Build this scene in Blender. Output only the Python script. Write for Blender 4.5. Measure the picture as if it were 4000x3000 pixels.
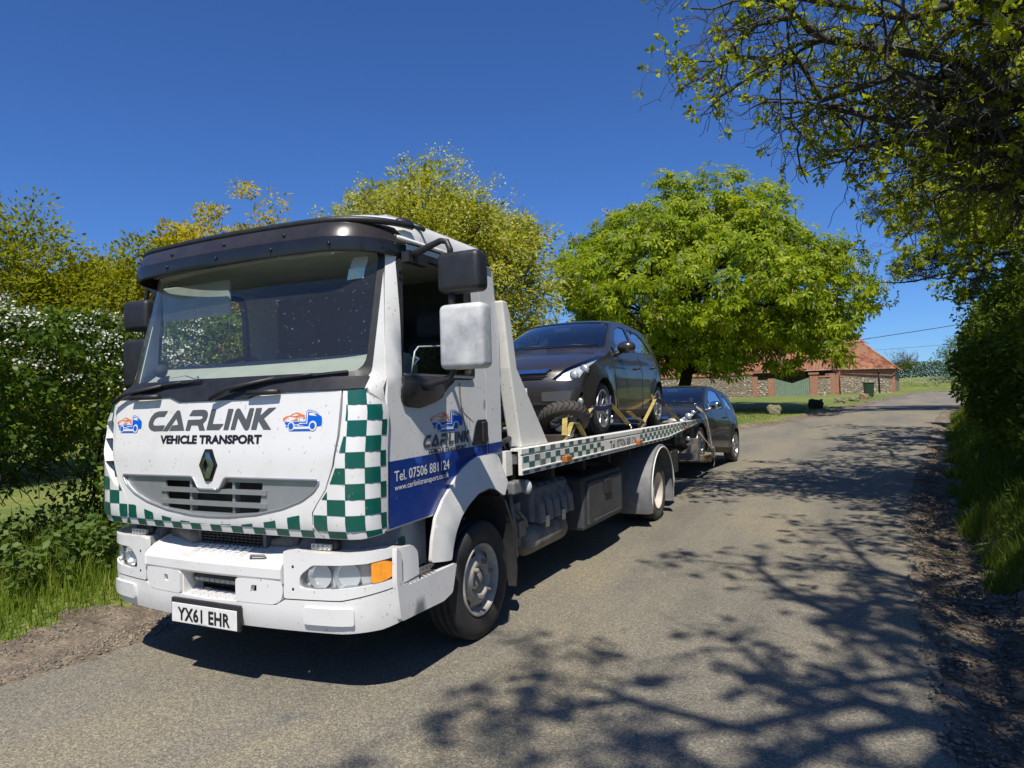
import bpy, bmesh, math, random
import numpy as np
from mathutils import Vector, Matrix, Euler
from mathutils.geometry import delaunay_2d_cdt
random.seed(7); rng = np.random.default_rng(7)
scene = bpy.context.scene
for o in list(bpy.data.objects): bpy.data.objects.remove(o)
COL = scene.collection
PI = math.pi; RAD = math.radians

# ------------------------------------------------------------------ camera
cam_d = bpy.data.cameras.new('camera'); cam = bpy.data.objects.new('camera', cam_d); COL.objects.link(cam)
cam_d.sensor_width = 36.0; cam_d.lens = 23.99; cam_d.clip_start = 0.05; cam_d.clip_end = 3000
CAMP = Vector((3.3066, -2.7616, 1.5423))
_rx = Vector((0.898, 0.439, -0.028)); _dn = Vector((-0.038, 0.015, -0.999)); _fw = Vector((-0.439, 0.898, 0.030))
_fw.normalize(); _rx = (_rx - _fw * _rx.dot(_fw)).normalized(); _up = _rx.cross(_fw)
cam.matrix_world = Matrix(((_rx.x, _up.x, -_fw.x, CAMP.x), (_rx.y, _up.y, -_fw.y, CAMP.y), (_rx.z, _up.z, -_fw.z, CAMP.z), (0, 0, 0, 1)))
scene.camera = cam
# ------------------------------------------------------------------ sky, sun, exposure
SUN = Vector((0.27, -0.60, 1.0)).normalized()          # towards the sun
elev = math.asin(SUN.z); azim = math.atan2(SUN.x, SUN.y)
world = bpy.data.worlds.new('World'); scene.world = world; world.use_nodes = True
wn = world.node_tree; bg = wn.nodes['Background']
sky = wn.nodes.new('ShaderNodeTexSky'); sky.sky_type = 'NISHITA'; sky.sun_disc = False
sky.sun_elevation = elev; sky.sun_rotation = azim
sky.altitude = 0; sky.air_density = 1.0; sky.dust_density = 0.0; sky.ozone_density = 2.0
tint = wn.nodes.new('ShaderNodeMix'); tint.data_type = 'RGBA'; tint.blend_type = 'MULTIPLY'; tint.inputs['Factor'].default_value = 1.0
tint.inputs['B'].default_value = (0.35, 0.60, 1.04, 1)       # the clear deep-blue sky of the photograph
wn.links.new(sky.outputs[0], tint.inputs['A']); wn.links.new(tint.outputs['Result'], bg.inputs[0]); bg.inputs[1].default_value = 0.098
sl = bpy.data.lights.new('sun', 'SUN'); sun = bpy.data.objects.new('sun', sl); COL.objects.link(sun)
sl.energy = 5.0; sl.angle = RAD(0.53); sl.color = (1.0, 0.94, 0.84)
sun.rotation_euler = SUN.to_track_quat('Z', 'Y').to_euler(); sun.location = (10, -20, 35)
vs = scene.view_settings; vs.view_transform = 'Standard'; vs.look = 'None'; vs.gamma = 1.0; vs.exposure = 0.24
try: vs.use_curve_mapping = False
except Exception: pass

# ------------------------------------------------------------------ materials
MATS = {}
def mat(name, color=(.5, .5, .5), rough=.5, metal=0., spec=.5, noise=0., nscale=8., bump=0., bscale=60., coat=0., alpha=None, color2=None, tr=0., emit=None, ncolor=None):
    if name in MATS: return MATS[name]
    m = bpy.data.materials.new(name); m.use_nodes = True; MATS[name] = m
    nt = m.node_tree; b = nt.nodes['Principled BSDF']
    b.inputs['Base Color'].default_value = (*color, 1); b.inputs['Roughness'].default_value = rough
    b.inputs['Metallic'].default_value = metal; b.inputs['Specular IOR Level'].default_value = spec
    if coat: b.inputs['Coat Weight'].default_value = coat; b.inputs['Coat Roughness'].default_value = .03
    if tr: b.inputs['Transmission Weight'].default_value = tr
    tc = nt.nodes.new('ShaderNodeTexCoord')
    if noise or color2:
        n = nt.nodes.new('ShaderNodeTexNoise'); n.inputs['Scale'].default_value = nscale; n.inputs['Detail'].default_value = 6; n.inputs['Roughness'].default_value = .65
        nt.links.new(tc.outputs['Object'], n.inputs['Vector'])
        r = nt.nodes.new('ShaderNodeValToRGB'); r.color_ramp.elements[0].position = .32; r.color_ramp.elements[1].position = .68
        c2 = color2 or tuple(c * (1 - noise) for c in color); c1 = color if color2 else tuple(min(1, c * (1 + noise * .6)) for c in color)
        r.color_ramp.elements[0].color = (*c2, 1); r.color_ramp.elements[1].color = (*c1, 1)
        nt.links.new(n.outputs['Fac'], r.inputs[0]); nt.links.new(r.outputs[0], b.inputs['Base Color'])
    if bump:
        n2 = nt.nodes.new('ShaderNodeTexNoise'); n2.inputs['Scale'].default_value = bscale; n2.inputs['Detail'].default_value = 4
        nt.links.new(tc.outputs['Object'], n2.inputs['Vector'])
        bp = nt.nodes.new('ShaderNodeBump'); bp.inputs['Strength'].default_value = bump; bp.inputs['Distance'].default_value = .01
        nt.links.new(n2.outputs['Fac'], bp.inputs['Height']); nt.links.new(bp.outputs[0], b.inputs['Normal'])
    return m

def paint(name, color, rough=.3, coat=.4, dirt=.35, dirtcol=(.30, .26, .20), speck=.5, metal=0., sscale=26.):
    """vehicle paint: base + broad grime + small splashes of dried dirt"""
    m = mat(name, color, rough, metal, coat=coat); nt = m.node_tree; b = nt.nodes['Principled BSDF']
    tc = nt.nodes.new('ShaderNodeTexCoord')
    n = nt.nodes.new('ShaderNodeTexNoise'); n.inputs['Scale'].default_value = 3.; n.inputs['Detail'].default_value = 8; n.inputs['Roughness'].default_value = .7
    nt.links.new(tc.outputs['Object'], n.inputs['Vector'])
    mr = nt.nodes.new('ShaderNodeMapRange'); mr.inputs['From Min'].default_value = .5; mr.inputs['From Max'].default_value = .8; mr.inputs['To Max'].default_value = dirt
    nt.links.new(n.outputs['Fac'], mr.inputs['Value'])
    v = nt.nodes.new('ShaderNodeTexVoronoi'); v.inputs['Scale'].default_value = sscale; v.inputs['Randomness'].default_value = 1
    mp = nt.nodes.new('ShaderNodeMapping'); mp.inputs['Scale'].default_value = (1.3, 1, .75); nt.links.new(tc.outputs['Object'], mp.inputs['Vector']); nt.links.new(mp.outputs[0], v.inputs['Vector'])
    n2 = nt.nodes.new('ShaderNodeTexNoise'); n2.inputs['Scale'].default_value = 14.; nt.links.new(tc.outputs['Object'], n2.inputs['Vector'])
    sz = nt.nodes.new('ShaderNodeMapRange'); sz.inputs['From Min'].default_value = .42; sz.inputs['From Max'].default_value = .72; sz.inputs['To Min'].default_value = .03; sz.inputs['To Max'].default_value = .27
    nt.links.new(n2.outputs['Fac'], sz.inputs['Value'])
    lt = nt.nodes.new('ShaderNodeMath'); lt.operation = 'LESS_THAN'; nt.links.new(v.outputs['Distance'], lt.inputs[0]); nt.links.new(sz.outputs[0], lt.inputs[1])
    ms = nt.nodes.new('ShaderNodeMath'); ms.operation = 'MULTIPLY'; ms.inputs[1].default_value = speck; nt.links.new(lt.outputs[0], ms.inputs[0])
    mx = nt.nodes.new('ShaderNodeMath'); mx.operation = 'MAXIMUM'; nt.links.new(mr.outputs[0], mx.inputs[0]); nt.links.new(ms.outputs[0], mx.inputs[1])
    mix = nt.nodes.new('ShaderNodeMix'); mix.data_type = 'RGBA'
    mix.inputs['A'].default_value = (*color, 1); mix.inputs['B'].default_value = (*dirtcol, 1)
    nt.links.new(mx.outputs[0], mix.inputs['Factor']); nt.links.new(mix.outputs['Result'], b.inputs['Base Color'])
    ro = nt.nodes.new('ShaderNodeMapRange'); ro.inputs['To Min'].default_value = rough; ro.inputs['To Max'].default_value = .8
    nt.links.new(mx.outputs[0], ro.inputs['Value']); nt.links.new(ro.outputs[0], b.inputs['Roughness'])
    return m

def glass(name, tint=(.80, .86, .84), refl=1.0, dust=.0):
    m = bpy.data.materials.new(name); m.use_nodes = True; MATS[name] = m; nt = m.node_tree
    for n in list(nt.nodes): nt.nodes.remove(n)
    out = nt.nodes.new('ShaderNodeOutputMaterial'); t = nt.nodes.new('ShaderNodeBsdfTransparent'); t.inputs[0].default_value = (*tint, 1)
    g = nt.nodes.new('ShaderNodeBsdfGlossy'); g.inputs['Roughness'].default_value = .015; g.inputs['Color'].default_value = (.95, .97, 1, 1)
    fr = nt.nodes.new('ShaderNodeFresnel'); ge = nt.nodes.new('ShaderNodeNewGeometry'); im = nt.nodes.new('ShaderNodeMapRange'); im.inputs['To Min'].default_value = 1.5; im.inputs['To Max'].default_value = 1 / 1.5
    nt.links.new(ge.outputs['Backfacing'], im.inputs['Value']); nt.links.new(im.outputs[0], fr.inputs['IOR'])       # same reflectance from both sides of the pane
    mu = nt.nodes.new('ShaderNodeMath'); mu.operation = 'MULTIPLY'; mu.inputs[1].default_value = 1.7 * refl; mu.use_clamp = True
    mx = nt.nodes.new('ShaderNodeMixShader'); nt.links.new(fr.outputs[0], mu.inputs[0]); nt.links.new(mu.outputs[0], mx.inputs[0])
    nt.links.new(t.outputs[0], mx.inputs[1]); nt.links.new(g.outputs[0], mx.inputs[2]); last = mx
    if dust:
        tc = nt.nodes.new('ShaderNodeTexCoord'); n = nt.nodes.new('ShaderNodeTexNoise'); n.inputs['Scale'].default_value = 55; n.inputs['Detail'].default_value = 3
        nt.links.new(tc.outputs['Object'], n.inputs['Vector'])
        mr = nt.nodes.new('ShaderNodeMapRange'); mr.inputs['From Min'].default_value = .66; mr.inputs['From Max'].default_value = .74; mr.inputs['To Min'].default_value = dust * .12; mr.inputs['To Max'].default_value = dust
        nt.links.new(n.outputs['Fac'], mr.inputs['Value'])
        d = nt.nodes.new('ShaderNodeBsdfDiffuse'); d.inputs[0].default_value = (.55, .56, .52, 1)
        m2 = nt.nodes.new('ShaderNodeMixShader'); nt.links.new(mr.outputs[0], m2.inputs[0]); nt.links.new(mx.outputs[0], m2.inputs[1]); nt.links.new(d.outputs[0], m2.inputs[2]); last = m2
    nt.links.new(last.outputs[0], out.inputs[0]); return m

WHITE = paint('white_paint', (.70, .695, .675), .34, .3, .30, (.34, .29, .22), speck=.6, sscale=34.)
WHITE2 = paint('white_paint_grimy', (.60, .59, .55), .45, .1, .6, (.28, .24, .19), .6)
WHITE3 = paint('white_steel', (.72, .71, .66), .5, .0, .5, (.33, .22, .13), .5)
GREEN = paint('green_vinyl', (.0, .082, .060), .35, .2, .12, speck=.25)
GREEND = paint('faded_green_vinyl', (.035, .13, .115), .5, 0, .85, (.27, .26, .20), .35)
BLUE = paint('blue_vinyl', (.006, .035, .21), .32, .3, .15, speck=.2)
LOGOBLUE = mat('logo_blue', (.0, .10, .56), .4)
ORANGE = mat('logo_orange', (.86, .18, .02), .45)
GREYV = mat('grey_vinyl', (.085, .09, .095), .4, noise=.1)
BLACKV = mat('black_vinyl', (.012, .010, .014), .4)
SILVER = mat('silver_plastic', (.36, .37, .38), .38, .55, noise=.12, nscale=5)
BLACKP = mat('black_plastic', (.022, .022, .024), .45, noise=.35, nscale=14, bump=.15, bscale=240)
BLACKG = mat('black_gloss', (.014, .013, .013), .28, noise=.3, coat=.25, bump=.05)
SMOKE = mat('smoked_acrylic', (.034, .029, .025), .24, noise=.35, nscale=4, coat=.3)
GREYP = mat('grey_plastic', (.16, .165, .17), .6, noise=.25, nscale=9, bump=.1)
DUSTY = mat('dusty_steel', (.20, .185, .16), .75, noise=.45, nscale=7, bump=.2, bscale=40)
DARKST = mat('dark_steel', (.03, .029, .027), .7, noise=.5, nscale=9)
RUBBER = mat('rubber', (.026, .026, .026), .78, noise=.35, nscale=12, bump=.12, bscale=90)
RUBBERD = mat('dusty_rubber', (.062, .055, .046), .85, noise=.4, nscale=10, bump=.15, bscale=80)
RIMW = mat('cream_rim_paint', (.40, .37, .31), .6, noise=.35, nscale=9)
CHROME = mat('chrome', (.75, .76, .78), .09, 1.)
STEEL = mat('bright_steel', (.5, .5, .49), .35, .9, noise=.25, nscale=12)
ALU = mat('alloy', (.42, .42, .43), .32, .85, noise=.15)
LENS = glass('lamp_lens', (.93, .95, .95), 1.1)
AMBER = mat('amber_lens', (1.0, .34, .03), .15, coat=.5, noise=.2, nscale=30, bump=.2, bscale=60)
AMBERD = mat('dull_amber_lens', (.36, .12, .03), .5, noise=.3, nscale=20)
MIRRORB = mat('reflector', (.80, .80, .79), .24, .75, bump=.25, bscale=30)
WSCREEN = glass('windscreen_glass', (.88, .94, .92), .75, .22)
CGLASS = glass('tinted_glass', (.30, .38, .40), 1.5, .04)
INTER = mat('cab_trim_dark', (.025, .026, .03), .8, noise=.2)
INTERL = mat('cab_trim_light', (.33, .34, .32), .75, noise=.12)
DASH = mat('dashboard_top', (.36, .37, .32), .8, noise=.1)
SEAT = mat('seat_fabric', (.035, .037, .045), .9, noise=.3, nscale=40)
PLATEW = mat('plate_white', (.72, .72, .68), .4, noise=.1, nscale=20)
STRAPY = mat('yellow_webbing', (.42, .33, .10), .85, noise=.35, nscale=18, bump=.3, bscale=200)
STRAPW = mat('pale_webbing', (.42, .36, .28), .85, noise=.3, nscale=18)
STRAPB = mat('purple_sleeve', (.07, .07, .16), .8, noise=.4, nscale=30)
BRIGHTB = mat('bright_blue_tape', (.01, .12, .62), .5)
RUST = mat('rusty_steel', (.17, .085, .045), .85, noise=.5, nscale=10)

# ------------------------------------------------------------------ mesh helpers
def new_obj(name, V, F, m=None, parent=None, smooth=False, mi=None):
    me = bpy.data.meshes.new(name)
    me.from_pydata([tuple(v) for v in V], [], [tuple(f) for f in F])
    for x in (m if isinstance(m, (list, tuple)) else [m]):
        if x: me.materials.append(x)
    if mi is not None: me.polygons.foreach_set('material_index', np.asarray(mi, dtype=np.int32))
    if smooth: me.polygons.foreach_set('use_smooth', np.ones(len(me.polygons), dtype=bool))
    me.update()
    o = bpy.data.objects.new(name, me); COL.objects.link(o)
    if parent: o.parent = parent
    return o
def np_obj(name, V, tri, m, parent=None, mi=None, smooth=False):
    """fast mesh from arrays: V (n,3), tri (m,k)"""
    V = np.ascontiguousarray(V, dtype=np.float32); tri = np.ascontiguousarray(tri, dtype=np.int32); k = tri.shape[1]
    me = bpy.data.meshes.new(name); me.vertices.add(len(V)); me.vertices.foreach_set('co', V.ravel())
    me.loops.add(tri.size); me.loops.foreach_set('vertex_index', tri.ravel())
    me.polygons.add(len(tri)); me.polygons.foreach_set('loop_start', np.arange(0, tri.size, k, dtype=np.int32))
    for x in (m if isinstance(m, (list, tuple)) else [m]): me.materials.append(x)
    if mi is not None: me.polygons.foreach_set('material_index', np.ascontiguousarray(mi, dtype=np.int32))
    if smooth: me.polygons.foreach_set('use_smooth', np.ones(len(tri), dtype=bool))
    me.update(calc_edges=True)
    o = bpy.data.objects.new(name, me); COL.objects.link(o)
    if parent: o.parent = parent
    return o
def tag(o, label=None, cat=None, group=None, kind=None):
    if label: o['label'] = label
    if cat: o['category'] = cat
    if group: o['group'] = group
    if kind: o['kind'] = kind
    return o
def empty(name, loc=(0, 0, 0), rz=0., label=None, cat=None, group=None):
    o = bpy.data.objects.new(name, None); COL.objects.link(o); o.location = loc; o.rotation_euler = (0, 0, rz); o.empty_display_size = .3
    return tag(o, label, cat, group)
def copy_tree(o, parent=None):
    c = o.copy(); COL.objects.link(c); c.parent = parent
    for ch in list(o.children): copy_tree(ch, c)
    return c
def solid(o, t, off=-1):
    s = o.modifiers.new('solid', 'SOLIDIFY'); s.thickness = t; s.offset = off; e = o.modifiers.new('split', 'EDGE_SPLIT'); e.split_angle = RAD(38); return o
def bev(o, w, seg=2):
    b = o.modifiers.new('bevel', 'BEVEL'); b.width = w; b.segments = seg; b.limit_method = 'ANGLE'; b.angle_limit = RAD(35); return o
class MB:
    def __init__(s): s.V = []; s.F = []; s.S = []
    def add(s, V, F, sm=False):
        n = len(s.V); s.V += [tuple(v) for v in V]; s.F += [tuple(i + n for i in f) for f in F]; s.S += [sm] * len(F); return s
    def box(s, x0, x1, y0, y1, z0, z1, M=None):
        V = [(x, y, z) for z in (z0, z1) for y in (y0, y1) for x in (x0, x1)]
        if M is not None: V = [M @ Vector(v) for v in V]
        return s.add(V, [(0, 2, 3, 1), (4, 5, 7, 6), (0, 1, 5, 4), (2, 6, 7, 3), (0, 4, 6, 2), (1, 3, 7, 5)])
    def prism(s, poly, fn, a, b):
        """closed polygon extruded; fn(p, q, t) -> xyz with t = a or b"""
        n = len(poly); V = [fn(p, q, a) for p, q in poly] + [fn(p, q, b) for p, q in poly]
        F = [tuple(range(n))[::-1], tuple(range(n, 2 * n))] + [(i, (i + 1) % n, n + (i + 1) % n, n + i) for i in range(n)]
        return s.add(V, F)
    def tube(s, pts, r, seg=8, cap=True, flat=1.0):
        pts = [Vector(p) for p in pts]; rs = r if isinstance(r, (list, tuple)) else [r] * len(pts); V = []; F = []; pu = None
        for i, p in enumerate(pts):
            t = (pts[min(i + 1, len(pts) - 1)] - pts[max(i - 1, 0)]).normalized()
            u = pu - t * pu.dot(t) if pu is not None else t.cross(Vector((0, 0, 1)) if abs(t.z) < .9 else Vector((1, 0, 0)))
            u.normalize(); pu = u; w = t.cross(u)
            for k in range(seg):
                a = 2 * PI * k / seg; V.append(p + (u * math.cos(a) + w * math.sin(a) * flat) * rs[i])
        for i in range(len(pts) - 1):
            for k in range(seg): F.append((i * seg + k, i * seg + (k + 1) % seg, (i + 1) * seg + (k + 1) % seg, (i + 1) * seg + k))
        if cap: F += [tuple(range(seg))[::-1], tuple(range((len(pts) - 1) * seg, len(pts) * seg))]
        return s.add(V, F, True)
    def lathe(s, prof, M=None, seg=36, closed=False):
        """profile (r, h); axis local X; h along X"""
        V = []; F = []; n = len(prof)
        for k in range(seg):
            a = 2 * PI * k / seg; c, d = math.cos(a), math.sin(a)
            for r, h in prof: V.append((h, r * c, r * d))
        for k in range(seg):
            k2 = (k + 1) % seg
            for i in range(n if closed else n - 1): j = (i + 1) % n; F.append((k * n + i, k * n + j, k2 * n + j, k2 * n + i))
        if M is not None: V = [M @ Vector(v) for v in V]
        return s.add(V, F, True)
    def ball(s, c, r, seg=10, rings=7):
        rx, ry, rz = r if isinstance(r, (tuple, list)) else (r, r, r); V = []; F = []
        for i in range(rings + 1):
            t = PI * i / rings
            for k in range(seg): a = 2 * PI * k / seg; V.append((c[0] + rx * math.sin(t) * math.cos(a), c[1] + ry * math.sin(t) * math.sin(a), c[2] + rz * math.cos(t)))
        for i in range(rings):
            for k in range(seg): F.append((i * seg + k, (i + 1) * seg + k, (i + 1) * seg + (k + 1) % seg, i * seg + (k + 1) % seg))
        return s.add(V, F, True)
    def strip(s, pts, w, wdir, th=.004):
        """flat webbing along pts, width vector wdir*w, thickness th"""
        pts = [Vector(p) for p in pts]; V = []; F = []
        for i, p in enumerate(pts):
            t = (pts[min(i + 1, len(pts) - 1)] - pts[max(i - 1, 0)]).normalized(); wd = wdir[i] if isinstance(wdir, list) else wdir
            wv = Vector(wd); wv = (wv - t * wv.dot(t)).normalized() * w * .5; n = t.cross(wv).normalized() * th * .5
            V += [p - wv - n, p + wv - n, p + wv + n, p - wv + n]
        for i in range(len(pts) - 1):
            for k in range(4): F.append((i * 4 + k, i * 4 + (k + 1) % 4, i * 4 + 4 + (k + 1) % 4, i * 4 + 4 + k))
        F += [(3, 2, 1, 0), tuple(len(V) - 4 + k for k in range(4))]
        return s.add(V, F)
    def build(s, name, m, parent=None, smooth=None):
        o = new_obj(name, s.V, s.F, m, parent)
        o.data.polygons.foreach_set('use_smooth', np.array([x if smooth is None else smooth for x in s.S], dtype=bool))
        return o
def rbox(name, x0, x1, y0, y1, z0, z1, m, parent=None, r=.01, M=None, seg=2):
    o = MB().box(x0, x1, y0, y1, z0, z1, M).build(name, m, parent); return bev(o, r, seg)
def pip(P, poly):
    """points (n,2) in polygon"""
    x, y = P[:, 0], P[:, 1]; ins = np.zeros(len(P), bool); n = len(poly); j = n - 1
    for i in range(n):
        xi, yi = poly[i]; xj, yj = poly[j]
        if yi != yj: ins ^= ((yi > y) != (yj > y)) & (x < (xj - xi) * (y - yi) / (yj - yi) + xi)
        j = i
    return ins
def dens(poly, step):
    out = []; n = len(poly)
    for i in range(n):
        a, b = poly[i], poly[(i + 1) % n]; d = math.hypot(b[0] - a[0], b[1] - a[1]); k = max(1, int(math.ceil(d / step)))
        out += [(a[0] + (b[0] - a[0]) * t / k, a[1] + (b[1] - a[1]) * t / k) for t in range(k)]
    return out
def smoothpoly(poly, it=2):
    for _ in range(it):
        q = []
        for i in range(len(poly)):
            a, b = poly[i], poly[(i + 1) % len(poly)]
            q += [(a[0] * .75 + b[0] * .25, a[1] * .75 + b[1] * .25), (a[0] * .25 + b[0] * .75, a[1] * .25 + b[1] * .75)]
        poly = q
    return poly
def roundpoly(poly, r, n=4):
    out = []; N = len(poly)
    for i in range(N):
        p0, p, p1 = Vector(poly[i - 1]), Vector(poly[i]), Vector(poly[(i + 1) % N])
        a = (p0 - p); b = (p1 - p); rr = min(r, a.length * .45, b.length * .45); A = p + a.normalized() * rr; B = p + b.normalized() * rr
        for k in range(n + 1): t = k / n; q = A * (1 - t) ** 2 + p * 2 * t * (1 - t) + B * t ** 2; out.append((q.x, q.y))
    return out
def cdt(polys, step, extra=(), keep=None):
    """triangulate with all polygons as constraints; keep(centroids)->bool array"""
    pts = []; edges = []
    for P in polys:
        D = dens(P, step); n0 = len(pts); pts += D; edges += [(n0 + i, n0 + (i + 1) % len(D)) for i in range(len(D))]
    A = np.array(polys[0]); x0, y0 = A.min(0); x1, y1 = A.max(0)
    nx = max(1, int((x1 - x0) / step)); ny = max(1, int((y1 - y0) / step))
    if nx * ny < 40000:
        gx, gy = np.meshgrid(np.linspace(x0, x1, nx + 1)[1:-1], np.linspace(y0, y1, ny + 1)[1:-1]); G = np.stack([gx.ravel(), gy.ravel()], 1)
        if len(G): G = G[pip(G, polys[0])]; pts += [tuple(g) for g in G]
    r = delaunay_2d_cdt([Vector(p) for p in pts], edges, [], 0, 1e-6)
    V = np.array([(v.x, v.y) for v in r[0]]); T = np.array([f for f in r[2] if len(f) == 3], dtype=int)
    c = V[T].mean(1)
    return V, T, c
def sheet(name, poly, fn, m, parent=None, holes=(), step=.06, thick=0., cen=None, smooth=True, classify=None, off=-1):
    V, T, c = cdt([poly] + list(holes), step)
    k = pip(c, poly)
    for h in holes: k &= ~pip(c, h)
    mi = None
    if classify is not None:
        mi = classify(c); k &= mi >= 0; mi = mi[k]
    T = T[k]; P = np.array([fn(a, b) for a, b in V])
    used = np.unique(T); rm = -np.ones(len(P), int); rm[used] = np.arange(len(used)); P = P[used]; T = rm[T]
    if cen is not None:
        n = np.cross(P[T[:, 1]] - P[T[:, 0]], P[T[:, 2]] - P[T[:, 0]]); d = (n * (P[T].mean(1) - np.array(cen))).sum()
        if d < 0: T = T[:, ::-1]
    o = np_obj(name, P, T, m, parent, mi, smooth)
    if thick: solid(o, thick, off)
    return o
_tc = {}
def text2d(txt, bold=0., sx=1., sp=1.):
    """outline text as flat triangles, cap height normalised to 1, x from 0"""
    cu = bpy.data.curves.new('t', 'FONT'); cu.body = txt; cu.offset = bold; cu.space_character = sp; cu.resolution_u = 3; cu.fill_mode = 'FRONT'
    o = bpy.data.objects.new('t', cu); COL.objects.link(o)
    dg = bpy.context.evaluated_depsgraph_get(); me = bpy.data.meshes.new_from_object(o.evaluated_get(dg))
    V = np.array([(v.co.x, v.co.y) for v in me.vertices]); F = [tuple(p.vertices) for p in me.polygons]
    bpy.data.objects.remove(o); bpy.data.meshes.remove(me); bpy.data.curves.remove(cu)
    cap = .729; V = V / cap; V[:, 0] = (V[:, 0] - V[:, 0].min()) * sx
    return V, F
def text(name, txt, fn, x0, x1, z0, z1, m, parent, bold=.02, sp=1., desc=0.):
    """text fitted in x0..x1 (may run backwards), baseline z0, cap top z1"""
    V, F = text2d(txt, bold, 1, sp); V = V.copy(); w = V[:, 0].max()
    P = [fn(x0 + v[0] / w * (x1 - x0), z0 + v[1] * (z1 - z0)) for v in V]
    return new_obj(name, P, F, m, parent)
# ------------------------------------------------------------------ recovery truck
def planfn(half, xc, k):
    a0 = math.atan(2 * k * xc); r = (half - xc) / (1 - math.sin(a0)); L = r * (PI / 2 - a0); y1 = k * xc * xc; yS = y1 + r * math.cos(a0)
    def P(u):
        s = 1 if u >= 0 else -1; a = abs(u)
        if a < xc: n = math.hypot(1, 2 * k * a); return s * a, k * a * a, s * 2 * k * a / n, -1 / n
        if a < xc + L: t = a0 + (a - xc) / r; return s * (xc + r * (math.sin(t) - math.sin(a0))), y1 + r * (math.cos(a0) - math.cos(t)), s * math.sin(t), -math.cos(t)
        return s * half, yS + a - xc - L, s * 1., 0.
    return P, xc + L, yS
PL, UL, YL = planfn(1.05, .90, .045)                # bonnet level
PH, UH, YH = planfn(1.05, .80, .10)                 # windscreen level, more curved
def wz(z): t = min(1, max(0, (z - 1.635) / .11)); return t * t * (3 - 2 * t)
def cf(z):
    if z < .95: return 3. * (.95 - z) ** 2
    if z < 1.3: return 0.
    if z < 1.65: return .12 * (z - 1.3)
    return .042 + .27 * (z - 1.65)
def cab(u, z, off=0.):
    a = PL(u); b = PH(u); w = wz(z); x, y, nx, ny = [p * (1 - w) + q * w for p, q in zip(a, b)]
    n = math.hypot(nx, ny); return (x + nx / n * off, y + cf(z) + ny / n * off, z)
def su(y, z): w = wz(z); return y - cf(z) - ((YL - UL) * (1 - w) + (YH - UH) * w)    # side coordinate -> u
SEAM = lambda z: su(.272 if z < 1.3 else .272 + (z - 1.3) * .105, z)
def sidepoly(pts, s=1, step=.12):
    D = dens(pts, step); return [(s * su(y, z), z) for y, z in D]
truck = empty('recovery_truck', (0, 0, 0), 0, 'white flatbed recovery truck with green checks and CARLINK lettering, carrying a hatchback', 'truck')
CC = (0, 1.0, 1.7)
def bul(p):
    # the corner panels stand proud of the doors
    x, y, z = p; t = min(1, max(0, (abs(x) - (.84 if x > 0 else .90)) / .16)); t = t * t * (3 - 2 * t); return (x + (.020 if x > 0 else -.10) * t * min(1, max(0, (1.64 - z) / .12)), y, z)
def csheet(name, poly, m, off=0., holes=(), step=.06, thick=.0, parent=truck, fn=None, **kw):
    return sheet(name, poly, (lambda u, z: fn(cab(u, z, off))) if fn else (lambda u, z: cab(u, z, off)), m, parent, holes, step, thick, CC, **kw)
# --- bonnet panel with grille opening
def mir(r): return [(-x, z) for x, z in r[::-1]]
hr = [(0, 1.612), (.28, 1.612), (.37, 1.642), (.915, 1.645), (.905, 1.40), (.88, 1.25), (.83, 1.12), (.77, 1.04), (.745, 1.0), (.745, .93), (.80, .862), (.4, .862), (0, .862)]
hood_poly = hr + [(-x, z) for x, z in hr[-2:0:-1]]
gr_r = [(.085, 1.105), (.13, 1.175), (.79, 1.172), (.795, 1.155), (.76, 1.11), (.68, 1.06), (.55, 1.015), (.36, .975), (.15, .955), (0, .952)]
grille_poly = gr_r + mir(gr_r)[1:]
grille_poly = roundpoly(grille_poly, .02, 3)
emb = [(.03, 1.335), (.075, 1.243), (.03, 1.150), (-.03, 1.150), (-.075, 1.243), (-.03, 1.335)]
hood = csheet('bonnet_panel', hood_poly, WHITE, 0, [grille_poly, roundpoly(emb, .012, 2)], .045, .03)
# --- grille: silver blades and openings behind
gi = empty('grille'); gi.parent = truck
g2 = [(-.44, 1.140), (-.40, .992), (-.2, .966), (.2, .966), (.40, .992), (.44, 1.140), (.12, 1.14), (.09, 1.12), (-.09, 1.12), (-.12, 1.14)]
inner = [(a * 1.0, b) for a, b in grille_poly]
opening = roundpoly([(.40, 1.147), (.37, .985), (.2, .972), (-.2, .972), (-.37, .985), (-.40, 1.147), (-.115, 1.147), (-.078, 1.092), (.078, 1.092), (.115, 1.147)], .012, 3)
csheet('grille_panel', inner, SILVER, -.016, [opening], .05, .012, gi)
for zz in (1.094, 1.022):
    csheet('grille_blade', [(-.43, zz - .013), (.43, zz - .013), (.43, zz + .013), (-.43, zz + .013)], SILVER, -.004, (), .08, .045, gi)
for zz, hw in ((1.172, .79), (.957, .2)):
    pass
for xx in (-.175, .175):
    csheet('grille_divider', [(xx - .009, .975), (xx + .009, .975), (xx + .009, 1.145), (xx - .009, 1.145)], SILVER, -.02, (), .05, .04, gi)
MB().box(-.75, .75, .20, .22, .88, 1.6).build('radiator_core', DARKST, truck)
# rim round the grille
MB().tube([cab(x, z, .001) for x, z in dens(grille_poly, .04)] + [cab(*grille_poly[0], .001)], .007, 6).build('grille_trim', SILVER, gi)
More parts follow.
